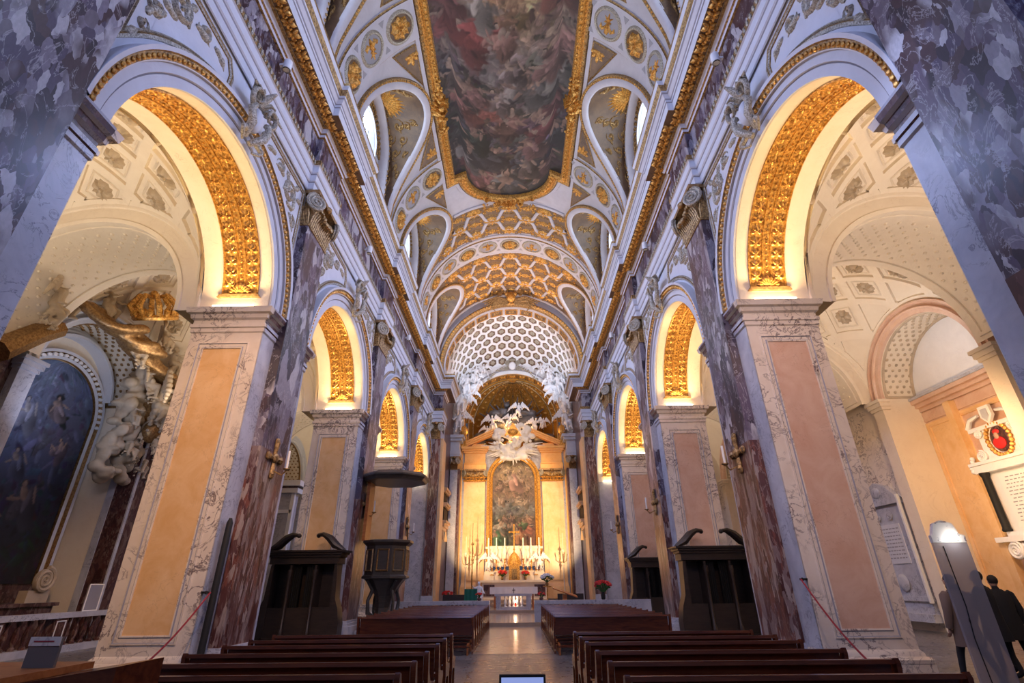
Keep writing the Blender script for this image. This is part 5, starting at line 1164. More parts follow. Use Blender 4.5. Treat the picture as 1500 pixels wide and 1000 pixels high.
# ================================================================== aisles and chapels
def dense(pts, st=.3):
    o = []
    for i in range(len(pts)):
        a, c = pts[i], pts[(i+1) % len(pts)]; k = max(1, int(math.hypot(c[0]-a[0], c[1]-a[1])/st)); o += [(a[0]+(c[0]-a[0])*j/k, a[1]+(c[1]-a[1])*j/k) for j in range(k)]
    return o
RB = 2.35
XC = 11.45; XO = 15.0; RT = 3.55; RS = math.sqrt(RT**2+RA**2)
def chs_sail(Yc): return lambda u, v, h: tuple(Vector((XC, Yc, ZI))+Vector((u, v, math.sqrt(max(.01, RS**2-u*u-v*v))))*((RS-h)/RS))
for s in (-1, 1):
    cz = MB(); wo = MB()
    for k, Yc in enumerate(BAYS):
        c = chs_sail(Yc); cz.grid(lambda u, v: c(-RT+2*RT*u, -RA+2*RA*v, 0), 24, 20)
        # transverse arch band at the far end of the bay
        y0 = Yc+RA; cz.grid(lambda u, v: (XC+(RT-.25*0)*cos(PI*v), y0+2.69*u, ZI+RT*sin(PI*v)), 3, 32)
        if k == 0: cz.grid(lambda u, v: (XC+RT*cos(PI*v), Yc-RA-2.69*u, ZI+RT*sin(PI*v)), 3, 32)
        # outer wall with an arched recess
        n = 24; Xb = XO+1.25
        for i in range(n):
            p = [(Yc+RB*cos(PI*j/n), ZI+RB*sin(PI*j/n)) for j in (i, i+1)]; o_ = [(Yc+(RA+.02)*cos(PI*j/n), ZI+(RA+.02)*sin(PI*j/n)) for j in (i, i+1)]
            wo.quad((XO, *p[0]), (XO, *p[1]), (Xb, *p[1]), (Xb, *p[0]), 1)
            wo.quad((XO, *p[0]), (XO, *p[1]), (XO, *o_[1]), (XO, *o_[0]), 0)
        for q in (-1, 1):
            wo.quad((XO, Yc+q*RB, 0), (Xb, Yc+q*RB, 0), (Xb, Yc+q*RB, ZI), (XO, Yc+q*RB, ZI), 1); wo.quad((XO, Yc+q*RB, 0), (XO, Yc+q*RA, 0), (XO, Yc+q*RA, ZI), (XO, Yc+q*RB, ZI), 2)
        wo.quad((XO, Yc+RA, 0), (XO, Yc+RA+2.69, 0), (XO, Yc+RA+2.69, 12), (XO, Yc+RA, 12), 2 if k else 2)
        wo.quad((Xb, Yc-RA, 0), (Xb, Yc+RA, 0), (Xb, Yc+RA, ZI), (Xb, Yc-RA, ZI), 3)
        wo.quad((Xb, Yc-RA, ZI), (Xb, Yc+RA, ZI), (Xb, Yc+RA, 11.2), (Xb, Yc-RA, 11.2), 4)
    tag(cz.obj('ceiling_aisle_'+SIDE[s], 'cream', None, s, 60), kind='structure')
    wo.quad((XO, -8, 0), (XO, 5.5, 0), (XO, 5.5, 12), (XO, -8, 12), 2)
    for Y_ in (39.2,): wo.quad((7.9, Y_, 0), (16.5, Y_, 0), (16.5, Y_, 12), (7.9, Y_, 12), 2)
    struct(wo, 'wall_aisle_'+SIDE[s], ['cream', 'cream', 'border' if s > 0 else 'breccia_dark', 'pink' if s > 0 else 'breccia_dark', 'cream' if s < 0 else 'white_st'], s)
    # coffered sail vaults
    def coffers(Yc, lab, coarse=False):
        t = thing('coffered_sail_vault', lab, 'vault', (s*XC, Yc, ZI+4), 0, 'coffered aisle vaults'); c = chs_sail(Yc); b = MB(); r = MB(); st = 1.18
        ok = lambda u, v: abs(u) < RT*.985 and abs(v) < RA*.985
        for i in range(-8, 9):
            for e in (-1, 1):
                run = []
                for j in range(81):
                    q = -6+12*j/80; u = (i*st+q)*.7071; v = e*(i*st-q)*.7071
                    if ok(u, v): run.append((u, v))
                if len(run) > 2: csweep(b, run, [(-.13, 0), (-.12, .10), (.12, .10), (.13, 0)], c)
        for i in range(-6, 6):
            for j in range(-6, 6):
                a_, b_ = (i+.5)*st, (j+.5)*st; u = (a_+b_)*.7071; v = (a_-b_)*.7071
                if abs(u) < RT-.3 and abs(v) < RA-.3:
                    rosette(r, c, u, v, .29, .29, .17, 10); o = [(u+.46*cos(q*PI/2), v+.46*sin(q*PI/2)) for q in range(4)]; csweep(b, o, [(-.03, 0), (0, .04), (.03, 0)], c, True)
        bp = [(-RT+2*RT*i/24, -RA) for i in range(24)]+[(RT, -RA+2*RA*i/20) for i in range(20)]+[(RT-2*RT*i/24, RA) for i in range(24)]+[(-RT, RA-2*RA*i/20) for i in range(20)]
        csweep(b, bp, [(-.16, 0), (-.15, .09), (0, .09)], c, True)
        b.obj('coffer_rib', 'cream', t, s); r.obj('rosette', 'sculpt', t, s, 60)
        fix(t); return t
    sd = SIDE[s]
    coffers(BAYS[0], 'coffered vault seen through the nearest %s arch, in front of the cream cross arch' % sd)
    coffers(BAYS[1], 'coffered vault behind the cream cross arch of the %s aisle' % sd)
    coffers(BAYS[2], 'coffered vault glimpsed through the second %s arch' % sd)
    t0 = None
    for k in range(3):
        y0 = BAYS[k]+RA; lb = ('cream plaster cross arch spanning the %s aisle, nearest the viewer' % sd, 'second cross arch of the %s aisle, seen through the second arch' % sd, 'third cross arch of the %s aisle' % sd)[k]
        if t0: dup(t0, (s*XC, y0, ZI), None, lb); continue
        t = thing('aisle_cross_arch', lb, 'arch', (s*XC, y0, ZI), 0, 'aisle cross arches'); F = lambda u, v, h: (u, -h, v)
        pts = arc((XC, ZI), RT-.02, 0, PI, 48); b = MB(); csweep(b, pts, [(-.62, .0), (-.62, .03), (-.50, .05), (-.48, .02), (-.12, .02), (-.10, .07), (0, .10), (.03, .10), (.03, 0)], F)
        b.grid(lambda u, v: (XC+(RT-.62)*cos(PI*v), 2.69*u, ZI+(RT-.62)*sin(PI*v)), 2, 48)
        b.v = [(p[0]-XC, p[1], p[2]-ZI) for p in b.v]; b.obj('archivolt', 'cream', t, s)
        cs_ = ch_soffx(0, 0, RT-.62); b = MB(); L = PI*(RT-.62)
        csweep(b, dense([(.25, .2), (2.44, .2), (2.44, L-.2), (.25, L-.2)]), [(-.06, 0), (-.05, .04), (.05, .04), (.06, 0)], cs_, True)
        i = 0; v = .5
        while v < L-.4:
            for j in range(5):
                u = .55+.4*j+(.2 if i % 2 else 0)
                if u < 2.3: b.ball(cs_(u, v, .005), (.05, .065, .05), 0, 5)
            v += .2; i += 1
        b.obj('brocade_relief', 'cream', t, s, 60); t0 = t
    # arches framing the chapel recesses in the outer wall
    t0 = None
    for k in range(1, 4):
        Yc = BAYS[k]; lb = ('broad moulded arch of the chapel recess nearest the viewer in the %s aisle' % sd, 'moulded chapel arch of the %s aisle seen through the second arch' % sd, 'farthest moulded chapel arch of the %s aisle' % sd)[k-1]
        if t0: dup(t0, (s*XO, Yc, 0), None, lb); continue
        t = thing('chapel_arch', lb, 'arch', (s*XO, Yc, 0), 0, 'chapel arches'); Wc = lambda u, v, h: (-h, u, v)
        pts = [(RB, 0)]+arc((0, ZI), RB, 0, PI, 48)+[(-RB, 0)]
        b = MB(); csweep(b, pts, [(-.0, 0), (0, .12), (.14, .14), (.17, .2), (.22, .22), (.25, .1), (.36, .1), (.39, .2), (.46, .22), (.5, 0)], Wc); b.obj('archivolt', 'pink' if s > 0 else 'stucco', t, s)
        for q in (-1, 1):
            b = MB(); y0, y1 = sorted((q*(RB-.06), q*(RA+.1))); b.box(-.3, .05, y0, y1, ZI-.4, ZI-.28); b.box(-.36, .05, y0-.05, y1+.05, ZI-.28, ZI-.12); b.box(-.42, .05, y0-.1, y1+.1, ZI-.12, ZI); b.box(-.24, .02, y0+.05, y1-.05, 0, ZI-.4); b.obj('impost_and_pilaster', 'cream' if s > 0 else 'grey_marble', t, s)
        cs2 = lambda u, v, h: (u, (RB-h)*cos(v/RB), ZI+(RB-h)*sin(v/RB)); b = MB(); L = PI*RB; v = .3; i = 0
        while v < L-.2:
            for j in range(4): b.ball(cs2(.2+.27*j+(.13 if i % 2 else 0), v, .01), (.06, .08, .06), 0, 5)
            v += .22; i += 1
        csweep(b, dense([(.08, .1), (1.2, .1), (1.2, L-.1), (.08, L-.1)]), [(-.05, 0), (-.04, .05), (.04, .05), (.05, 0)], cs2, True)
        b.obj('brocade_relief', 'bronze' if s < 0 else 'sculpt', t, s, 60); t0 = t
# ---- right chapel wall: cornice, ochre panels, cardinal's monument
XB = XO+1.25; Yc = BAYS[1]
b = MB(); 
for z0, z1, e in ((7.55, 7.7, .08), (7.7, 7.85, .2), (7.85, 8.0, .32), (7.15, 7.5, .04)): b.box(XB-e, XB, Yc-RB, Yc+RB, z0, z1)
struct(b, 'trim_22', 'pink')
b = MB(); b.box(XB-.36, XB, Yc-RB, Yc+RB, 8.0, 8.1); struct(b, 'trim_23', 'grey_marble')
Wb = ch_wall(XB)
for k, (y0, y1) in enumerate(((Yc+1.15, Yc+2.25), (Yc-2.0, Yc+.8))):
    b = MB(); csweep(b, [(y0, .9), (y1, .9), (y1, 7.0), (y0, 7.0)], [(-.1, 0), (-.08, .06), (0, .02), (.08, .06), (.1, 0)], Wb, True); b.quad((XB-.01, y0, .9), (XB-.01, y1, .9), (XB-.01, y1, 7), (XB-.01, y0, 7), 1); struct(b, 'trim_%d' % (24+k), ['yellow', 'pink' if k else 'yellow'])
b = MB(); b.box(XB-.28, XB, Yc+.72, Yc+1.0, .3, 7.5); struct(b, 'trim_26', 'yellow')
t = thing('cardinal_monument', 'white marble wall monument with oval red-robed portrait, black columns and gilt lit cartouches', 'monument', (XB-.2, 16.3, 2)); Y0 = 16.15; D = Y0
Wm = lambda u, v, h: (XB-h, D-u*1.0, v)                  # u = to the right in the picture
b = MB(); b.box(XB-.35, XB, D-1.3, D+1.3, 4.85, 5.1); b.box(XB-.4, XB, D-1.4, D+1.4, 5.1, 5.2); b.box(XB-.45, XB, D-1.45, D+1.45, 2.7, 2.85); b.box(XB-.3, XB, D-1.1, D+1.1, 2.85, 3.0); b.box(XB-.12, XB, D-1.25, D+1.25, 2.85, 4.9); b.box(XB-.25, XB, D-.75, D+.75, 5.2, 6.2); b.box(XB-.35, XB, D-.95, D+.95, 6.15, 6.28); b.obj('frame', 'white_st', t)
for q in (-1, 1): b = MB(); b.lathe([(.12, 3.0), (.14, 3.05), (.11, 3.12), (.105, 4.7), (.14, 4.78), (.15, 4.85)], (XB-.28, D+q*1.05, 0), 12); b.obj('column', 'black', t)
b = MB(); b.box(XB-.16, XB-.1, D-.72, D+.72, 3.1, 4.75); b.obj('inscribed_tablet', 'cloth', t)
b = MB(); R_ = random.Random(2)
for j in range(13):
    y = D-.62
    while y < D+.55: w_ = R_.uniform(.05, .16); b.box(XB-.165, XB-.158, y, min(y+w_, D+.62), 4.6-.11*j, 4.63-.11*j); y += w_+.05
b.obj('lettering', 'stucco_line', t)
b = MB(); b.ball((XB-.27, D, 5.75), (.04, .33, .42), 0, 16); b.obj('portrait_ground', 'breccia_dark', t)
b = MB(); b.ball((XB-.32, D, 5.62), (.05, .24, .20), 0, 10); b.ball((XB-.31, D, 5.98), (.05, .13, .09), 0, 8); b.obj('red_robe', 'redleaf', t); b = MB(); b.ball((XB-.34, D, 5.84), (.04, .085, .12), 0, 10); b.obj('portrait_face', 'skin', t)
b = MB()
for k in range(24): a = 2*PI*k/24; b.ball((XB-.3, D+.42*cos(a), 5.75+.52*sin(a)), (.07, .08, .08), 0, 6)
b.obj('oval_frame', 'gold', t); b = MB()
for q in (-1, 1):
    volute(b, (XB-.35, D+q*.8, 5.35), (-1, 0, 0), .17); volute(b, (XB-.35, D+q*.62, 6.05), (-1, 0, 0), .13); volute(b, (XB-.4, D+q*.9, 2.45), (-1, 0, 0), .26); b.tube([(XB-.3, D+q*.95, 6.3), (XB-.35, D+q*.7, 6.55), (XB-.35, D+q*.35, 6.62)], [.09, .08, .05], 6)
    for j in range(9): b.ball((XB-.32, D+q*R_.uniform(.2, 1.2), 2.45+R_.uniform(-.3, .2)), R_.uniform(.07, .14), 0, 6)
    for j in range(5): b.ball((XB-.3, D+q*(1.3+R_.uniform(-.1, .1)), 4.95+.1*j), .08, 0, 6)
b.prism([(D-.2, 6.85), (D-.22, 6.5), (D, 6.25), (D+.22, 6.5), (D+.2, 6.85)], lambda u, v, h: (XB-.3-h, u, v), 0, .1); b.ball((XB-.4, D, 2.4), (.14, .2, .3), 0, 10); b.obj('scrollwork', 'white_st', t, 1, 60)
b = MB(); b.prism([(D-.11, 6.75), (D-.12, 6.5), (D, 6.35), (D+.12, 6.5), (D+.11, 6.75)], lambda u, v, h: (XB-.4-h, u, v), 0, .03); b.obj('coat_of_arms', 'grey_marble', t); fix(t)
spot('monument_spot', (12.6, 14.6, 2.2), (XB, 16.4, 4.2), 420, (1, .66, .34), 70, .8)
# grey monument on the wall pier between the chapels
t = thing('grey_wall_monument', 'grey marble wall tomb with inscription and pediment behind the pink pier', 'monument', (15, 21.0, 0)); D = 21.0; b = MB()
b.box(14.85, 15.0, 20.0, 22.1, .5, 4.3); b.box(14.7, 15, 19.9, 22.2, 4.3, 4.5); b.box(14.75, 15, 19.9, 22.2, .95, 1.1); b.box(14.6, 15, 19.8, 22.3, .3, .55); b.obj('tomb_body', 'grey_marble', t)
b = MB(); b.prism([(19.95, 4.5), (22.15, 4.5), (21.6, 5.0), (21.05, 5.2), (20.5, 5.0)], lambda u, v, h: (15-h, u, v), 0, .2); b.ball((14.8, 21.05, 4.8), (.08, .3, .22), 0, 10); b.obj('pediment', 'grey_marble', t)
b = MB(); b.box(14.82, 14.86, 20.35, 21.75, 2.2, 3.6); b.obj('inscribed_tablet', 'stucco', t); b = MB()
for j in range(9):
    y = 20.45
    while y < 21.55: w_ = R_.uniform(.05, .18); b.box(14.812, 14.822, y, y+w_, 3.42-.13*j, 3.46-.13*j); y += w_+.05
b.obj('lettering', 'stucco_line', t); b = MB(); volute(b, (14.8, 20.7, 3.9), (-1, 0, 0), .14); volute(b, (14.8, 21.4, 3.9), (-1, 0, 0), .14); b.ball((14.8, 21.05, 1.55), (.08, .3, .3), 0, 12); b.obj('relief', 'grey_marble', t)
b = MB(); b.box(14.7, 14.8, 19.82, 19.92, .9, 4.6); b.obj('pale_border', 'white', t); fix(t)
for (X_, Y_, z0, z1, w_, nm, lb, m_) in ((14.9, 29.4, .4, 5.2, 1.1, 'wall_tomb', 'white marble wall monument beyond the second right pier, half hidden by the confessional', 'white_st'),):
    t = thing(nm, lb, 'monument', (X_, Y_, 0)); b = MB(); b.box(14.7, 15, Y_-w_, Y_+w_, z0, z1); b.box(14.6, 15, Y_-w_-.1, Y_+w_+.1, z1, z1+.2); b.prism([(Y_-w_, z1+.2), (Y_+w_, z1+.2), (Y_, z1+1)], lambda u, v, h: (15-h, u, v), 0, .3); b.obj('body', m_, t); b = MB(); b.box(14.66, 14.7, Y_-.7, Y_+.7, 2, 4.2); b.obj('panel', 'yellow', t); fix(t)
# white framed doorcase in the left aisle between piers two and three
t = thing('doorcase', 'tall white-framed grey marble doorcase seen behind the left violet pilaster', 'doorcase', (-13, 27.6, 0)); b = MB(); Yd = 24.2
X_ = -11.2
b.box(X_-1.0, X_+1.0, Yd, Yd+.5, .0, 5.6); b.obj('slab', 'grey_marble', t); b = MB()
for x in (X_-1.05, X_+.9): b.box(x, x+.16, Yd-.08, Yd+.1, 0, 5.6)
for z in (2.6, 4.7): b.box(X_-1.0, X_+1.0, Yd-.08, Yd+.05, z, z+.14)
b.box(X_-1.2, X_+1.2, Yd-.16, Yd+.5, 5.6, 5.8); b.box(X_-1.3, X_+1.3, Yd-.26, Yd+.5, 5.9, 6.15); b.obj('frame', 'white', t); b = MB(); b.box(X_-1.15, X_+1.15, Yd-.12, Yd+.5, 5.8, 5.9); b.obj('red_band', 'breccia_dark', t); fix(t)
# ---- left chapel: altar painting, columns, stucco group with the crown
XB = -(XO+1.25); Yc = BAYS[1]
def WL(u, v, h): return (XB+h, u, v)
img = paint_field(100, 170, [(.5, .9, .2, (.06, .12, .28)), (.3, .8, .12, (.20, .26, .42)), (.6, .72, .12, (.16, .13, .18)), (.2, .6, .15, (.03, .07, .20)), (.6, .5, .15, (.02, .035, .10)), (.5, .3, .2, (.012, .012, .02)), (.5, .1, .2, (.01, .008, .008))],
    [(.3, .72, .08, 1, (.22, .25, .36), (.3, .3, .34)), (.6, .78, .07, 2, (.25, .18, .2), (.3, .22, .2)), (.75, .6, .06, .4, (.2, .12, .14), (.3, .2, .16)), (.4, .5, .07, 1.4, (.03, .04, .08), (.15, .12, .12)), (.6, .35, .1, 1.0, (.05, .04, .05), (.16, .1, .08)), (.3, .25, .1, 2, (.04, .04, .03), (.14, .1, .08))], 500, 21, .3, (.01, .05), .6)
tp = thing('chapel_painting', 'dark blue arched altar painting in the left chapel', 'painting', (XB, 16.9, 1.6))
def cpt(u, v):
    z_ = 1.8+(9.1-1.8)*v; hwid = 1.85 if z_ < 7.25 else math.sqrt(max(0, 1.85**2-(z_-7.25)**2)); return (XB+.06, 16.75+hwid-2*hwid*(1-u), z_)
canvas('canvas', cpt, img, tp)
b = MB(); pts = [(18.65, 1.8)]+arc((16.75, 7.25), 1.9, 0, PI, 36)+[(14.85, 1.8)]; csweep(b, pts, [(0, 0), (0, .12), (.10, .16), (.20, .10), (.24, .2), (.34, .22), (.36, 0)], WL, ms=[1, 0, 1, 1, 0, 0]); b.obj('marble_frame', ['stucco', 'bronze'], tp)
b = MB()
for i in range(30): a = PI*i/29; b.ball(WL(16.75+2.05*cos(a), 7.25+2.05*sin(a), .2), (.06, .1, .07), 0, 6)
b.obj('garland', 'white_st', tp); fix(tp)
XQ = -XO-.02
for q, lb in ((1, 'dark marble column with pale edges right of the blue painting'),):
    t = thing('chapel_column', lb, 'column', (XQ+.5, 16.75+q*2.85, 0)); y = 16.75+q*2.85
    b = MB(); b.box(XQ+.05, XQ+.9, y-.5, y+.5, 0, 7.0); b.obj('shaft', 'breccia_dark', t); b = MB()
    for e in (-.5, .38): b.box(XQ+.9, XQ+.95, y+e, y+e+.12, 0, 6.9)
    b.box(XQ+.9, XQ+.95, y-.5, y+.5, 6.75, 6.9); b.obj('pale_edge', 'grey_marble', t); b = MB(); b.box(XQ, XQ+1.0, y-.6, y+.6, 7.0, 7.3); b.box(XQ, XQ+1.15, y-.72, y+.72, 7.3, 7.5); b.obj('capital', 'grey_marble', t); fix(t)
t = thing('chapel_altar', 'dim chapel altar with scroll front below the blue painting', 'altar', (XB+1, 16.7, 0)); b = MB(); b.box(XB+.1, XB+1.4, 15.2, 18.2, 0, 1.15); b.box(XB+.1, XB+1.5, 15.1, 18.3, 1.15, 1.25); b.obj('table', 'breccia_dark', t); b = MB(); volute(b, (XB+1.35, 17.6, 1.9), (1, 0, 0), .35); b.box(XB+1.0, XB+1.3, 17.2, 18.0, 1.25, 1.6); b.obj('scroll', 'sculpt', t); fix(t)
t = thing('chapel_balustrade', 'dark marble chapel balustrade with framed panels at the left edge', 'balustrade', (-12.9, 15, 0)); 
def seg(p, q, w): 
    d = Vector((q[0]-p[0], q[1]-p[1])); L = d.length; d /= L; return d, L
b = MB(); X_ = -13.0; b.box(X_-.18, X_+.18, 11.0, 19.4, .88, 1.02); b.box(X_-.16, X_+.16, 11.0, 19.4, 0, .18); b.obj('coping', 'grey_marble', t)
for y in (11.4, 14.3, 16.3, 19.1): b = MB(); b.box(X_-.15, X_+.15, y-.22, y+.22, .18, .88); b.obj('post', 'breccia_dark', t); b = MB(); csweep(b, [(y-.15, .25), (y+.15, .25), (y+.15, .8), (y-.15, .8)], [(-.02, 0), (0, .02), (.02, 0)], lambda u, v, h: (X_+.15+h, u, v), True); b.obj('pale_moulding', 'stucco', t)
for k in range(22):
    y = 11.8+.33*k
    if min(abs(y-a) for a in (11.4, 14.3, 16.3, 19.1)) < .35: continue
    baluster(t, X_, y, .18, .70, 'breccia_dark', .08)
fix(t)
t = thing('crowned_stucco_group', 'aged stucco angels holding a gilt crown over drapery, above the chapel gable', 'sculpture', (-14.3, 15.5, 9)); R_ = random.Random(14)
# seated figures on the curved gable
for (x, y, z, h_) in ((-13.9, 18.2, 8.0, 1.5), (-13.7, 19.2, 6.9, 1.5), (-13.9, 18.9, 9.3, 1.4), (-13.5, 17.7, 9.9, 1.3), (-14.0, 13.2, 8.7, 1.6), (-14.6, 14.1, 9.6, 2.2), (-14.4, 15.4, 10.0, 1.6), (-13.9, 18.6, 6.9, 2.3), (-14.2, 19.5, 8.1, 1.9), (-13.8, 16.9, 8.9, 1.6), (-14.0, 19.9, 5.9, 1.6)):
    o = figure('angel', (0, 0, 0), h_, 'sculpt', t, R_, R_.random() < .5, 0, -1, .035); o.location = (x, y, z); o.rotation_euler = (R_.uniform(-.25, .25), R_.uniform(-.2, .2), PI/2+R_.uniform(-.4, .4)+.6)
b = MB(); c = Vector((-13.4, 16.6, 10.9)); ax = Matrix.Rotation(.5, 3, 'X')
for j in range(8):
    a = j*PI/4; b.tube([c+ax@Vector((.62*cos(a), .62*sin(a), 0)), c+ax@Vector((.78*cos(a), .78*sin(a), .45)), c+ax@Vector((.45*cos(a), .45*sin(a), .85)), c+ax@Vector((.05*cos(a), .05*sin(a), .75))], [.09, .10, .08, .05], 6)
    b.ball(c+ax@Vector((.68*cos(a+.4), .68*sin(a+.4), .2)), (.12, .12, .2), 0, 6)
b.tube([c+ax@Vector((.64*cos(a*PI/10), .64*sin(a*PI/10), 0)) for a in range(20)], .12, 6, 0, True); b.ball(c+ax@Vector((0, 0, .9)), .14, 0, 8); b.obj('gilt_crown', 'gold', t)
it = []
for i in range(9):
    p0 = Vector((-14.3, 14.4+.5*i*.8, 10.3+.1*sin(i))); p1 = Vector((-13.5+R_.uniform(-.3, .3), 16.2+.35*i, 10.2-.35*i*.5))
    for j in range(9): q = p0.lerp(p1, j/8); it.append((tuple(q+Vector((0, 0, -.35*sin(PI*j/8)))), (.22, .3, .16)))
lumps('drapery', it, 'bronze', t, .08)
for i in range(9):
    o = figure('putto', (0, 0, 0), R_.uniform(1.0, 1.4), 'sculpt', t, R_, False, 0, -1, .03); o.location = (-14.0+R_.uniform(-.3, .3), 18.5+R_.uniform(-.7, 1.3), 4.9+.42*i); o.rotation_euler = (R_.uniform(-.7, .7), R_.uniform(-.5, .5), PI/2+R_.uniform(-.3, 1.4))
it = [((-14.6+R_.uniform(-.3, .3), 18.7+R_.uniform(-.8, 1.1), 5.2+R_.uniform(0, 4.2)), (.28, R_.uniform(.10, .26), R_.uniform(.10, .30))) for i in range(170)]
lumps('stucco_clouds', it, 'sculpt', t, .05)
b = MB(); b.tube([(-14.3, 18.9, 7.5), (-14.2, 18.75, 8.6), (-14.1, 18.1, 9.6), (-14.1, 17.2, 10.2), (-14.2, 16.4, 10.4)], [.30, .30, .28, .26, .2], 8); b.tube([(-14.5, 14.2, 9.2), (-14.3, 13.4, 8.6), (-14.3, 12.6, 7.7)], [.3, .34, .36], 8); b.ball((-13.9, 18.9, 7.1), (.35, .4, .45), 0, 10); b.obj('gable_scroll', 'bronze', t); fix(t)
# blue-lit inner arch of the chapel
b = MB(); pts = arc((16.745, 8.1), 1.95, PI*.02, PI*.98, 40); csweep(b, pts, [(-.05, 0), (-.05, .5), (.05, .5), (.08, .35), (.2, .35), (.23, .2), (.38, .2), (.38, 0)], WL, ms=[0, 0, 1, 0, 1, 0, 1]); tt = b.obj('chapel_inner_arch', ['stucco', 'stucco_line'], None); tag(tt, 'blue-white moulded inner arch over the dark blue chapel painting', 'arch')
# ================================================================== furniture
def make_pew(L, side):
    t = thing('pew', 'x', 'pew', (0, 0, 0), 0, None); g = 'pew'
    h = L/2; B = lambda n, m='pew', par=t: None
    b = MB(); b.box(-h+.05, h-.05, -.02, .01, .42, .84, 0, 0, 0); b.v = [(x, y+(.42-z)*-.0+(z-.42)*-.14, z) for x, y, z in b.v]; b.obj('backrest', 'pew', t)
    b = MB(); b.box(-h, h, -.13, -.05, .835, .875, 0, .01, .01); b.obj('top_rail', 'pew', t)
    b = MB(); b.box(-h+.05, h-.05, 0, .40, .415, .45, 0, 0, .01); b.obj('seat', 'pew', t)
    for q in (-1, 1):                                       # shaped end panels
        prof = [(.42, 0), (.42, .06), (.37, .10), (.36, .36), (.42, .43), (.40, .49), (.30, .50), (.12, .53), (.02, .64), (-.03, .80), (-.05, .87), (-.12, .89), (-.14, .84), (-.10, .60), (-.06, .40), (-.06, .10), (-.10, .06), (-.10, 0), (-.01, 0), (-.01, .30), (.06, .34), (.22, .34), (.29, .30), (.29, 0)]
        b = MB(); x0 = q*h-(.025); b.prism(prof, lambda u, v, w_: (x0+w_, u, v), 0, .05); b.obj('end_panel', 'pew', t)
    b = MB(); b.box(-h+.02, h-.02, -.44, -.24, .17, .205); K = b.obj('kneeler', 'pew', t)
    for q in (-1, 1): b = MB(); b.box(q*(h-.10)-.02, q*(h-.10)+.02, -.44, -.05, .0, .17); b.box(q*(h-.10)-.02, q*(h-.10)+.02, -.46, .0, .20, .25); b.obj('kneeler_bracket', 'orwood', K)
    return t
ORDN = ['front most', '2nd', '3rd', '4th', '5th', '6th', '7th', '8th', '9th', '10th', '11th']
p0 = make_pew(3.1, 1)
first = True
nearY = {-1: [4.75, 5.75, 6.6, 7.48, 8.42, 9.22, 10.07], 1: [4.6, 5.5, 6.45, 7.42, 8.49, 9.28, 10.2]}
for s in (-1, 1):
    cx = -2.44 if s < 0 else 2.82
    for k, Y in enumerate(nearY[s]):
        p = p0 if first else dup(p0); first = False
        p.location = (cx, Y+.09, 0); p['label'] = 'brown wooden pew in the near %s block, number %d from the viewer' % (SIDE[s], k+1)
        wd = ('nearest the viewer', 'second from the viewer', 'third from the viewer', 'fourth from the viewer', 'fifth from the viewer', 'sixth from the viewer', 'the farthest, by the cross passage')[k]
        p['label'] = 'brown pew of the near %s block, %s' % (SIDE[s], wd); p['group'] = 'pews of the near %s block' % SIDE[s]
    n = 10
    for k in range(n):
        Y = 15.5+.86*k if s < 0 else 15.4+.86*k
        p = dup(p0); p.location = (-2.50 if s < 0 else 2.78, Y, 0)
        wd = ('first', 'second', 'third', 'fourth', 'fifth', 'sixth', 'seventh', 'eighth', 'ninth', 'last')[k]
        p['label'] = 'dark pew of the far %s block, %s row counted from the cross passage' % (SIDE[s], wd) if k < 9 else 'dark pew of the far %s block, right in front of the communion rail' % SIDE[s]; p['group'] = 'pews of the far %s block' % SIDE[s]
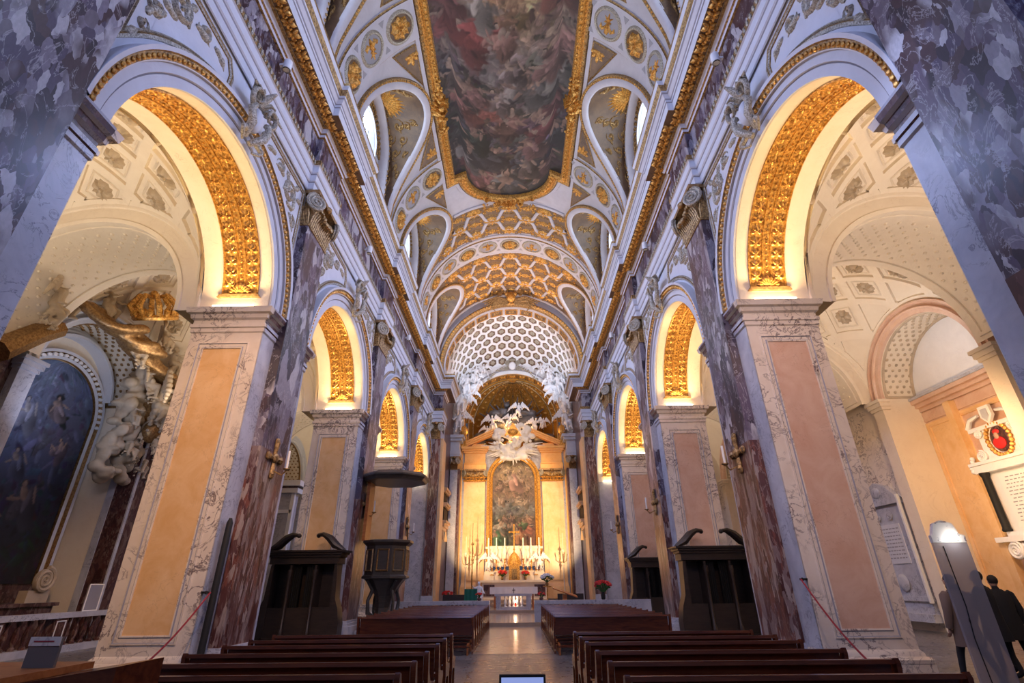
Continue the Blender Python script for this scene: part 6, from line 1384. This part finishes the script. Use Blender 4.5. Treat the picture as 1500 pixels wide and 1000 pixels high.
# confessionals
def confessional(label, loc, mat, w_=2.5, hgt=2.55):
    t = thing('confessional', label, 'confessional', loc, 0, 'confessionals'); h = w_/2; M2 = mat
    b = MB(); b.box(-h+.12, h-.12, 0, .62, 0, .12); b.box(-h+.12, -h+.20, .0, .62, 0, hgt); b.box(h-.20, h-.12, 0, .62, 0, hgt); b.box(-h+.12, h-.12, .58, .62, 0, hgt); b.box(-h+.2, h-.2, 0, .62, hgt-.15, hgt); b.obj('body', M2, t)
    for x in (-.46, .40): b = MB(); b.box(x, x+.07, -.06, .6, .1, hgt-.25); b.lathe([(.07, .12), (.09, .3), (.05, .4), (.06, 1.9), (.09, 2.0), (.09, 2.15)], (x+.035, -.07, 0), 8); b.obj('column', M2, t)
    b = MB(); b.box(-h, h, -.12, .66, hgt, hgt+.08); b.box(-h-.06, h+.06, -.2, .7, hgt+.08, hgt+.16); b.box(-h-.14, h+.14, -.28, .74, hgt+.16, hgt+.22); b.box(-h+.05, h-.05, -.06, .62, hgt-.22, hgt); b.obj('cornice', M2, t)
    for q in (-1, 1):                                       # swan neck gable and side wings
        b = MB(); pts = [(q*(h+.05), -.1, hgt+.22), (q*(h-.25), -.1, hgt+.38), (q*(h-.5), -.1, hgt+.62), (q*(h-.72), -.1, hgt+.74), (q*(h-.88), -.1, hgt+.72)]; b.tube(pts, [.05, .12, .11, .07, .05], 8); b.tube([(p[0], .1, p[2]) for p in pts], [.05, .12, .11, .07, .05], 8); b.ball((q*(h-.9), 0, hgt+.7), (.08, .12, .08), 0, 8); b.obj('swan_neck_gable', M2, t)
        b = MB(); poly = [(q*(h-.12), 0), (q*(h+.16), 0), (q*(h+.16), .5), (q*(h+.08), .95), (q*(h-.04), 1.25), (q*(h-.1), 2.3), (q*(h-.12), 2.3)]; b.prism(poly if q < 0 else poly[::-1], lambda u, v, w2: (u, w2, v), .0, .5); b.obj('shaped_wing', M2, t)
        b = MB(); b.box(q*(h-.45)-.33+(0), q*(h-.45)+.30, .02, .06, .12, 1.0); b.obj('side_panel', M2, t)
    b = MB(); b.box(-.38, .38, -.02, .02, .12, 1.0); b.obj('door', M2, t)
    b = MB(); b.grid(lambda u, v: (-.38+.30*u*(1-.0*v), .12+.03*sin(30*u), 1.0+1.3*v), 24, 2); b.grid(lambda u, v: (.38-.30*u, .12+.03*sin(30*u), 1.0+1.3*v), 24, 2); b.obj('curtain', 'black' if mat == 'dwood' else 'grille', t)
    return t
confessional('black confessional with swan-neck gable beside the left pulpit pier', (-7.1, 18.85, 0), 'dwood')
confessional('larger brown-black confessional on the right, half covered by the violet pilaster', (7.1, 18.85, 0), 'dwood')
confessional('smaller black confessional farther back on the right', (7.1, 27.3, 0), 'dwood')
# pulpit on the left pier
t = thing('pulpit', 'dark wooden octagonal pulpit with a flat sounding canopy on the left side', 'pulpit', (-4.75, 20.95, 0)); N8 = 8
def octo(r, z): return [((r*cos(PI/8+k*PI/4), r*sin(PI/8+k*PI/4)*.95, z)) for k in range(8)]
def ostack(b, prof):
    for (r0, z0), (r1, z1) in zip(prof[:-1], prof[1:]):
        A_, B_ = octo(r0, z0), octo(r1, z1)
        for k in range(8): b.quad(A_[k], A_[(k+1) % 8], B_[(k+1) % 8], B_[k])
    b.add(octo(*prof[-1]), [tuple(range(8))]); b.add(octo(*prof[0]), [tuple(range(7, -1, -1))])
b = MB(); ostack(b, [(.78, 1.85), (.90, 1.88), (.90, 1.95), (.82, 2.0), (.82, 3.0), (.90, 3.06), (.98, 3.12), (.98, 3.20), (.86, 3.22)]); B_ = b.obj('body', 'gwood', t)
for k in range(8):
    a = (k+.5)*PI/4+PI/8; x, y = .79*cos(a), .79*sin(a)*.95; d = Vector((-sin(a), cos(a), 0)); n_ = Vector((cos(a), sin(a), 0)); c = Vector((x, y, 2.5))-n_*.02
    f = lambda u, v, h: tuple(c+d*u+Vector((0, 0, v))+n_*h); b = MB(); csweep(b, [(-.2, -.36), (.2, -.36), (.2, .36), (-.2, .36)], [(-.03, 0), (0, .04), (.03, 0)], f, True); b.box(0, 0, 0, 0, 0, 0); b.obj('panel_moulding', 'bronze', B_)
b = MB(); ostack(b, [(.34, .35), (.30, .5), (.26, .9), (.34, 1.3), (.55, 1.6), (.78, 1.85)]); b.obj('stem', 'gwood', t)
for k in range(4):
    a = PI/4+k*PI/2; b = MB(); b.tube([(.30*cos(a), .30*sin(a), .5), (.62*cos(a), .62*sin(a), .75), (.66*cos(a), .66*sin(a), 1.15), (.5*cos(a), .5*sin(a), 1.5), (.75*cos(a), .75*sin(a), 1.8)], [.1, .08, .06, .08, .05], 6); b.obj('volute_bracket', 'gwood', t)
b = MB(); ostack(b, [(.95, 0), (.95, .18), (.7, .2), (.7, .36), (.5, .38)]); b.obj('base', 'grey_marble', t)
b = MB(); ostack(b, [(1.15, 5.40), (1.28, 5.42), (1.34, 5.50), (1.42, 5.56), (1.42, 5.62), (1.2, 5.75), (.5, 5.85)]); b.v = [(x+.05, y, z) for x, y, z in b.v]; b.obj('sounding_canopy', 'gwood', t)
b = MB(); b.box(-.98, -.86, -.35, .35, 3.2, 5.45); b.obj('back_board', 'orwood', t)
b = MB(); b.tube([(.85, -.6, 3.2), (.85, -.75, 3.55)], .02, 6); b.ball((.85, -.78, 3.58), .045, 0, 6); b.obj('microphone', 'black', t)
b = MB(); b.box(-.0, .55, -1.3, -1.28, .0, 0.0); 
# candle arms with crosses on the giant pilasters
def sconce(s, Y, label):
    t = thing('consecration_cross', label, 'sconce', (s*5.84, Y, 4.55), 0, 'consecration crosses with candle arms'); b = MB()
    for a in range(4): b.tube([(0, 0, 0), (-s*.03, .34*cos(a*PI/2), .40*sin(a*PI/2))], [.045, .075], 6); b.ball((-s*.03, .35*cos(a*PI/2), .42*sin(a*PI/2)), (.05, .1, .1), 0, 6)
    b.ball((-s*.05, 0, 0), (.07, .13, .13), 0, 8); b.obj('cross', 'gold_dark', t); b = MB(); b.tube([(-s*.02, 0, -.3), (-s*.28, 0, -.42), (-s*.38, 0, -.30)], .02, 6); b.lathe([(.02, -.32), (.09, -.28), (.09, -.26), (0, -.26)], (-s*.38, 0, 0), 8); b.obj('arm', 'gold_dark', t)
    b = MB(); b.lathe([(.03, -.27), (.03, .18), (0, .18)], (-s*.38, 0, 0), 8); b.obj('candle', 'wax', t)
for s in (-1, 1):
    for k in range(3): sconce(s, PIERS[k+1]+1.35 if False else (PIERS+[36.37])[k+1]+1.35, 'gilt cross and candle arm on the %s violet pilaster, %s' % (SIDE[s], ('nearest the viewer', 'second from the viewer', 'third from the viewer')[k])) if k < 3 and (PIERS+[36.37])[k+1] < 30 else None
# small spotlights on the frieze
sp0 = None
for s in (-1, 1):
    for k, Y in enumerate((8.85, 17.15, 25.5)):
        t = thing('spotlight', 'small white spotlight with black lens below the %s cornice, %s' % (SIDE[s], ('nearest the viewer', 'second from the viewer', 'third from the viewer')[k]), 'lamp', (s*5.93, Y, 14.25), 0, 'spotlights under the cornice')
        b = MB(); b.lathe([(.0, .22), (.11, .22), (.11, -.10), (.09, -.10)], (-s*.16, 0, 0), 12); b.box(-.05, .05, -.04, .04, .05, .12); b.obj('housing', 'white', t); b = MB(); b.lathe([(.09, -.13), (.10, -.10), (.0, -.09)], (-s*.16, 0, 0), 12); b.obj('lens', 'black', t)
# ropes
for s, (Y1, z1, Y2, z2) in ((-1, (11.25, 1.55, 9.3, .30)), (1, (11.15, 1.68, 9.3, .30))):
    t = thing('barrier_rope', 'dark red barrier rope hanging from the %s near pier down to a low post' % SIDE[s], 'rope', (s*6.05, 10.3, .0)); b = MB(); pts = [(s*5.95, Y1+(Y2-Y1)*j/16, z1+(z2-z1)*j/16-.14*sin(PI*j/16)) for j in range(17)]; b.tube(pts, .017, 6); b.obj('cord', 'red', t)
    b = MB(); b.lathe([(.10, 0), (.10, .02), (.02, .05), (.02, .36), (.03, .38), (0, .38)], (s*5.95, Y2, 0), 10); b.obj('low_post', 'black', t); b = MB(); b.ball((s*5.98, 11.15, z1), (.035, .035, .035), 0, 6); b.box(min(s*5.97, s*6.1), max(s*5.97, s*6.1), 11.18, 11.25, z1-.02, z1+.02); b.obj('wall_hook', 'black', t); fix(t)
t = thing('black_curtain_roll', 'tall black rolled cover standing in the corner beside the near left pilaster', 'cover', (-5.98, 11.45, .0)); b = MB(); b.lathe([(.09, .0), (.07, .3), (.065, 2.9), (.03, 3.0), (0, 3.0)], (0, 0, 0), 10); b.obj('roll', 'black', t)
# tablet stand in the aisle
t = thing('tablet_stand', 'black framed lit tablet on a stand at the bottom edge of the aisle', 'tablet', (.30, 3.6, 0)); b = MB(); b.box(.16, .44, 3.60, 3.63, 1.0, 1.155, 0, 0, 0); b.obj('frame', 'black', t); b = MB(); b.quad((.173, 3.597, 1.01), (.427, 3.597, 1.01), (.427, 3.597, 1.142), (.173, 3.597, 1.142)); b.obj('screen', 'screen', t); b = MB(); b.tube([(.30, 3.64, 0.02), (.30, 3.64, 1.05)], .02, 8); b.lathe([(.2, 0), (.2, .02), (0, .03)], (.30, 3.64, 0), 16); b.obj('stand', 'black', t); fix(t)
# desk and sign at the bottom left corner
t = thing('visitor_desk', 'orange wooden desk top at the bottom left corner', 'desk', (-3.05, 3.6, 0)); b = MB(); b.box(-3.5, -2.62, 3.3, 4.0, 1.16, 1.2); b.obj('desk_top', 'orwood', t); b = MB(); b.box(-3.4, -2.7, 3.4, 3.9, 0, 1.16); b.obj('pedestal', 'pew', t); fix(t)
t = thing('notice_holder', 'grey upright notice with a pale heading, standing on the orange desk', 'sign', (-2.75, 3.75, 1.2)); b = MB(); b.box(-2.86, -2.66, 3.70, 3.72, 1.2, 1.37); b.obj('plate', 'notice', t); b = MB(); b.box(-2.86, -2.66, 3.694, 3.70, 1.32, 1.37); b.obj('pale_heading', 'border', t); b = MB(); b.box(-2.83, -2.70, 3.691, 3.694, 1.342, 1.349); b.obj('red_lettering', 'red', t); fix(t)
t = thing('sloping_case', 'dark red sloping wooden case right of the notice', 'case', (-2.4, 3.8, 0)); b = MB(); b.add([(-2.9, 3.3, 0), (-2.15, 3.55, 0), (-2.15, 4.0, 0), (-2.9, 4.0, 0), (-2.9, 3.3, 1.12), (-2.15, 3.55, 1.22), (-2.15, 4.0, 1.22), (-2.9, 4.0, 1.12)], [(3, 2, 1, 0), (4, 5, 6, 7), (0, 1, 5, 4), (1, 2, 6, 5), (2, 3, 7, 6), (3, 0, 4, 7)]); b.obj('case_body', 'pew', t); fix(t)
t = thing('leaning_notice', 'small white-edged grey notice board leaning on the left chapel balustrade', 'sign', (-12.9, 16.9, 1.02)); b = MB(); b.box(-12.95, -12.90, 17.0, 17.55, 1.03, 1.75); b.obj('board', 'stucco_line', t); b = MB(); csweep(b, [(17.0, 1.03), (17.55, 1.03), (17.55, 1.75), (17.0, 1.75)], [(-.02, 0), (0, .02), (.02, 0)], lambda u, v, h: (-12.9+h, u, v), True); b.obj('border', 'white', t); fix(t)
# grey upright panel with lamp on the right
t = thing('information_stele', 'tall leaning-looking grey acrylic panel with a lamp on its arched white top', 'display panel', (6.75, 8.2, 0)); 
b = MB(); b.box(6.55, 7.06, 8.18, 8.22, .0, 2.15); b.obj('acrylic_panel', 'acrylic', t); b = MB(); b.tube([(6.70, 8.172, .0), (6.66, 8.172, .9), (6.70, 8.172, 1.3), (6.68, 8.172, 2.1)], .007, 5); b.ball((6.68, 8.172, 1.12), (.014, .008, .035), 0, 6); b.obj('cable', 'black', t)
b = MB(); b.prism([(6.55, 2.15), (7.06, 2.15), (7.06, 2.25), (6.98, 2.27), (6.93, 2.42), (6.78, 2.47), (6.64, 2.42), (6.58, 2.27), (6.55, 2.25)], lambda u, v, h: (u, 8.17+h, v), 0, .06); b.obj('arched_top', 'border', t); b = MB(); b.ball((6.86, 8.12, 2.22), (.06, .03, .04), 0, 8); b.obj('lamp', 'bulb', t); fix(t)
point('stele_lamp', (6.86, 8.0, 2.2), 2.5, (.95, .97, 1), .05)
spot('blue_glare_lamp', (4.6, 4.2, 9.2), (5.85, 4.9, 7.9), 120, (.5, .6, 1), 60, 1, .1)
# ------------------------------------------------------------------ people
def person(name, label, loc, rz, coat, pose, hair='hair', leg='trouser', hgt=1.72, hood=False):
    t = thing(name, label, 'person', loc, rz); k = hgt/1.72
    def skin(nm, V, E_, R_, mat, par=t, sub=2):
        me = bpy.data.meshes.new(nm); me.from_pydata([tuple(c*k for c in v) for v in V], E_, []); me.materials.append(M[mat]); o = bpy.data.objects.new(nm, me); C.objects.link(o); o.parent = par
        m = o.modifiers.new('skin', 'SKIN'); m.use_smooth_shade = True
        for sv, r in zip(me.skin_vertices[0].data, R_): r = r if isinstance(r, tuple) else (r, r); sv.radius = (r[0]*k, r[1]*k)
        me.skin_vertices[0].data[0].use_root = True; s2 = o.modifiers.new('sub', 'SUBSURF'); s2.levels = s2.render_levels = sub; return o
    st = pose.get('stride', .25)
    V = [(0, 0, .94), (0, 0, 1.08), (0, .01, 1.24), (0, 0, 1.40), (0, 0, 1.50), (0, -.015, 1.58)]; E_ = [(i, i+1) for i in range(5)]; R_ = [(.16, .12), (.145, .11), (.17, .12), (.13, .09), (.055, .055), (.06, .06)]
    def limb(start, pts, rs):
        i = start
        for p, r in zip(pts, rs): V.append(p); R_.append(r); E_.append((i, len(V)-1)); i = len(V)-1
    for q in (-1, 1):
        y = -st*q
        limb(0, [(q*.10, 0, .88), (q*.11, y*.45-.03, .50), (q*.11, y+.03, .10), (q*.12, y-.12, .035)], [.095, .062, .045, (.04, .035)])
    arms = pose.get('arms', {-1: [(-.20, 0, 1.40), (-.27, .02, 1.13), (-.26, -.08, .88)], 1: [(.20, 0, 1.40), (.27, .02, 1.13), (.26, -.06, .88)]})
    for q in (-1, 1): limb(3, arms[q], [.065, .048, .034])
    skin('body', V, E_, R_, leg)
    # coat: a closed tapering garment following torso, hips and sleeves
    b = MB(); rs = [(1.50, .085, .075), (1.45, .15, .10), (1.40, .215, .125), (1.28, .22, .145), (1.10, .20, .145), (.95, .215, .16), (.78, .235, .18), (.60, .25, .20)]
    b.grid(lambda u, v: (lambda r: (r[1]*k*cos(2*PI*u)*(1+.03*sin(6*PI*u)), r[2]*k*sin(2*PI*u)*(1+.04*sin(10*PI*u)*v), r[0]*k))(rs[int(round(v*7))]), 24, 7, 0, True)
    b.obj('coat', coat, t, 1, 70)
    for q in (-1, 1): b = MB(); b.tube([tuple(c*k for c in p) for p in ((q*.16, 0, 1.43), arms[q][0], arms[q][1], arms[q][2])], [.07*k, .085*k, .068*k, .055*k], 10); b.obj('sleeve', coat, t, 1, 70)
    for q in (-1, 1):
        h0 = Vector(arms[q][2])*k; d = (Vector(arms[q][2])-Vector(arms[q][1])).normalized(); b = MB(); b.ball(h0+d*.05, (.035, .022, .05), 0, 8)
        sd = d.cross(Vector((0, 1, 0)) if abs(d.y) < .8 else Vector((1, 0, 0))).normalized()
        for j in range(4): o_ = sd*(.022*(j-1.5)); b.tube([h0+d*.08+o_, h0+d*(.115+.008*(j in (1, 2)))+o_+Vector((0, -.008, 0)), h0+d*(.14+.012*(j in (1, 2)))+o_+Vector((0, -.025, 0))], [.010, .009, .007], 6)
        b.tube([h0+d*.03+sd*-.03, h0+d*.07+sd*-.055+Vector((0, -.01, 0)), h0+d*.10+sd*-.055+Vector((0, -.02, 0))], [.012, .010, .008], 6); b.obj('hand', 'skin', t, 1, 70)
    tl = pose.get('tilt', 0); hc = Vector((0, -.02, 1.64))*k; b = MB(); b.ball(hc, (.075*k, .092*k, .11*k), 0, 14); b.ball(hc+Vector((0, -.09, -.01))*k, (.014*k, .022*k, .022*k), 0, 6); b.ball(hc+Vector((0, -.08, -.045))*k, (.026*k, .012*k, .009*k), 0, 6)
    for q in (-1, 1): b.ball(hc+Vector((q*.032, -.080, .015))*k, .012*k, 0, 6); b.ball(hc+Vector((q*.077, .0, -.005))*k, (.012*k, .02*k, .03*k), 0, 6)
    b.ball(hc+Vector((0, -.02, -.08))*k, (.05*k, .06*k, .05*k), 0, 8); b.obj('head', 'skin', t, 1, 70)
    b = MB(); b.ball(hc+Vector((0, .022, .03))*k, (.088*k, .092*k, .10*k), 0, 12)
    if hood: b.ball(hc+Vector((0, .05, -.10))*k, (.12*k, .09*k, .08*k), 0, 10)
    b.obj('hair', hair, t, 1, 70); return t
ph = {-1: [(-.20, 0, 1.40), (-.25, -.10, 1.16), (-.10, -.30, 1.34)], 1: [(.20, 0, 1.40), (.25, -.10, 1.16), (.12, -.30, 1.36)]}
person('person', 'person seen from behind in a long grey-brown coat walking by the grey panel', (8.22, 10.3, 0), PI+.15, 'coat', {'stride': .28}, hgt=1.70, hood=True)
person('person', 'person in black at the right edge raising hands as if taking a photo', (9.25, 10.9, 0), PI+.5, 'darkcoat', {'arms': ph, 'stride': .08}, hgt=1.76, leg='darkcoat')
person('person', 'second person in black, partly cut off by the right picture edge', (9.95, 11.4, 0), PI-.2, 'darkcoat', {'stride': .1}, hgt=1.68, leg='darkcoat')
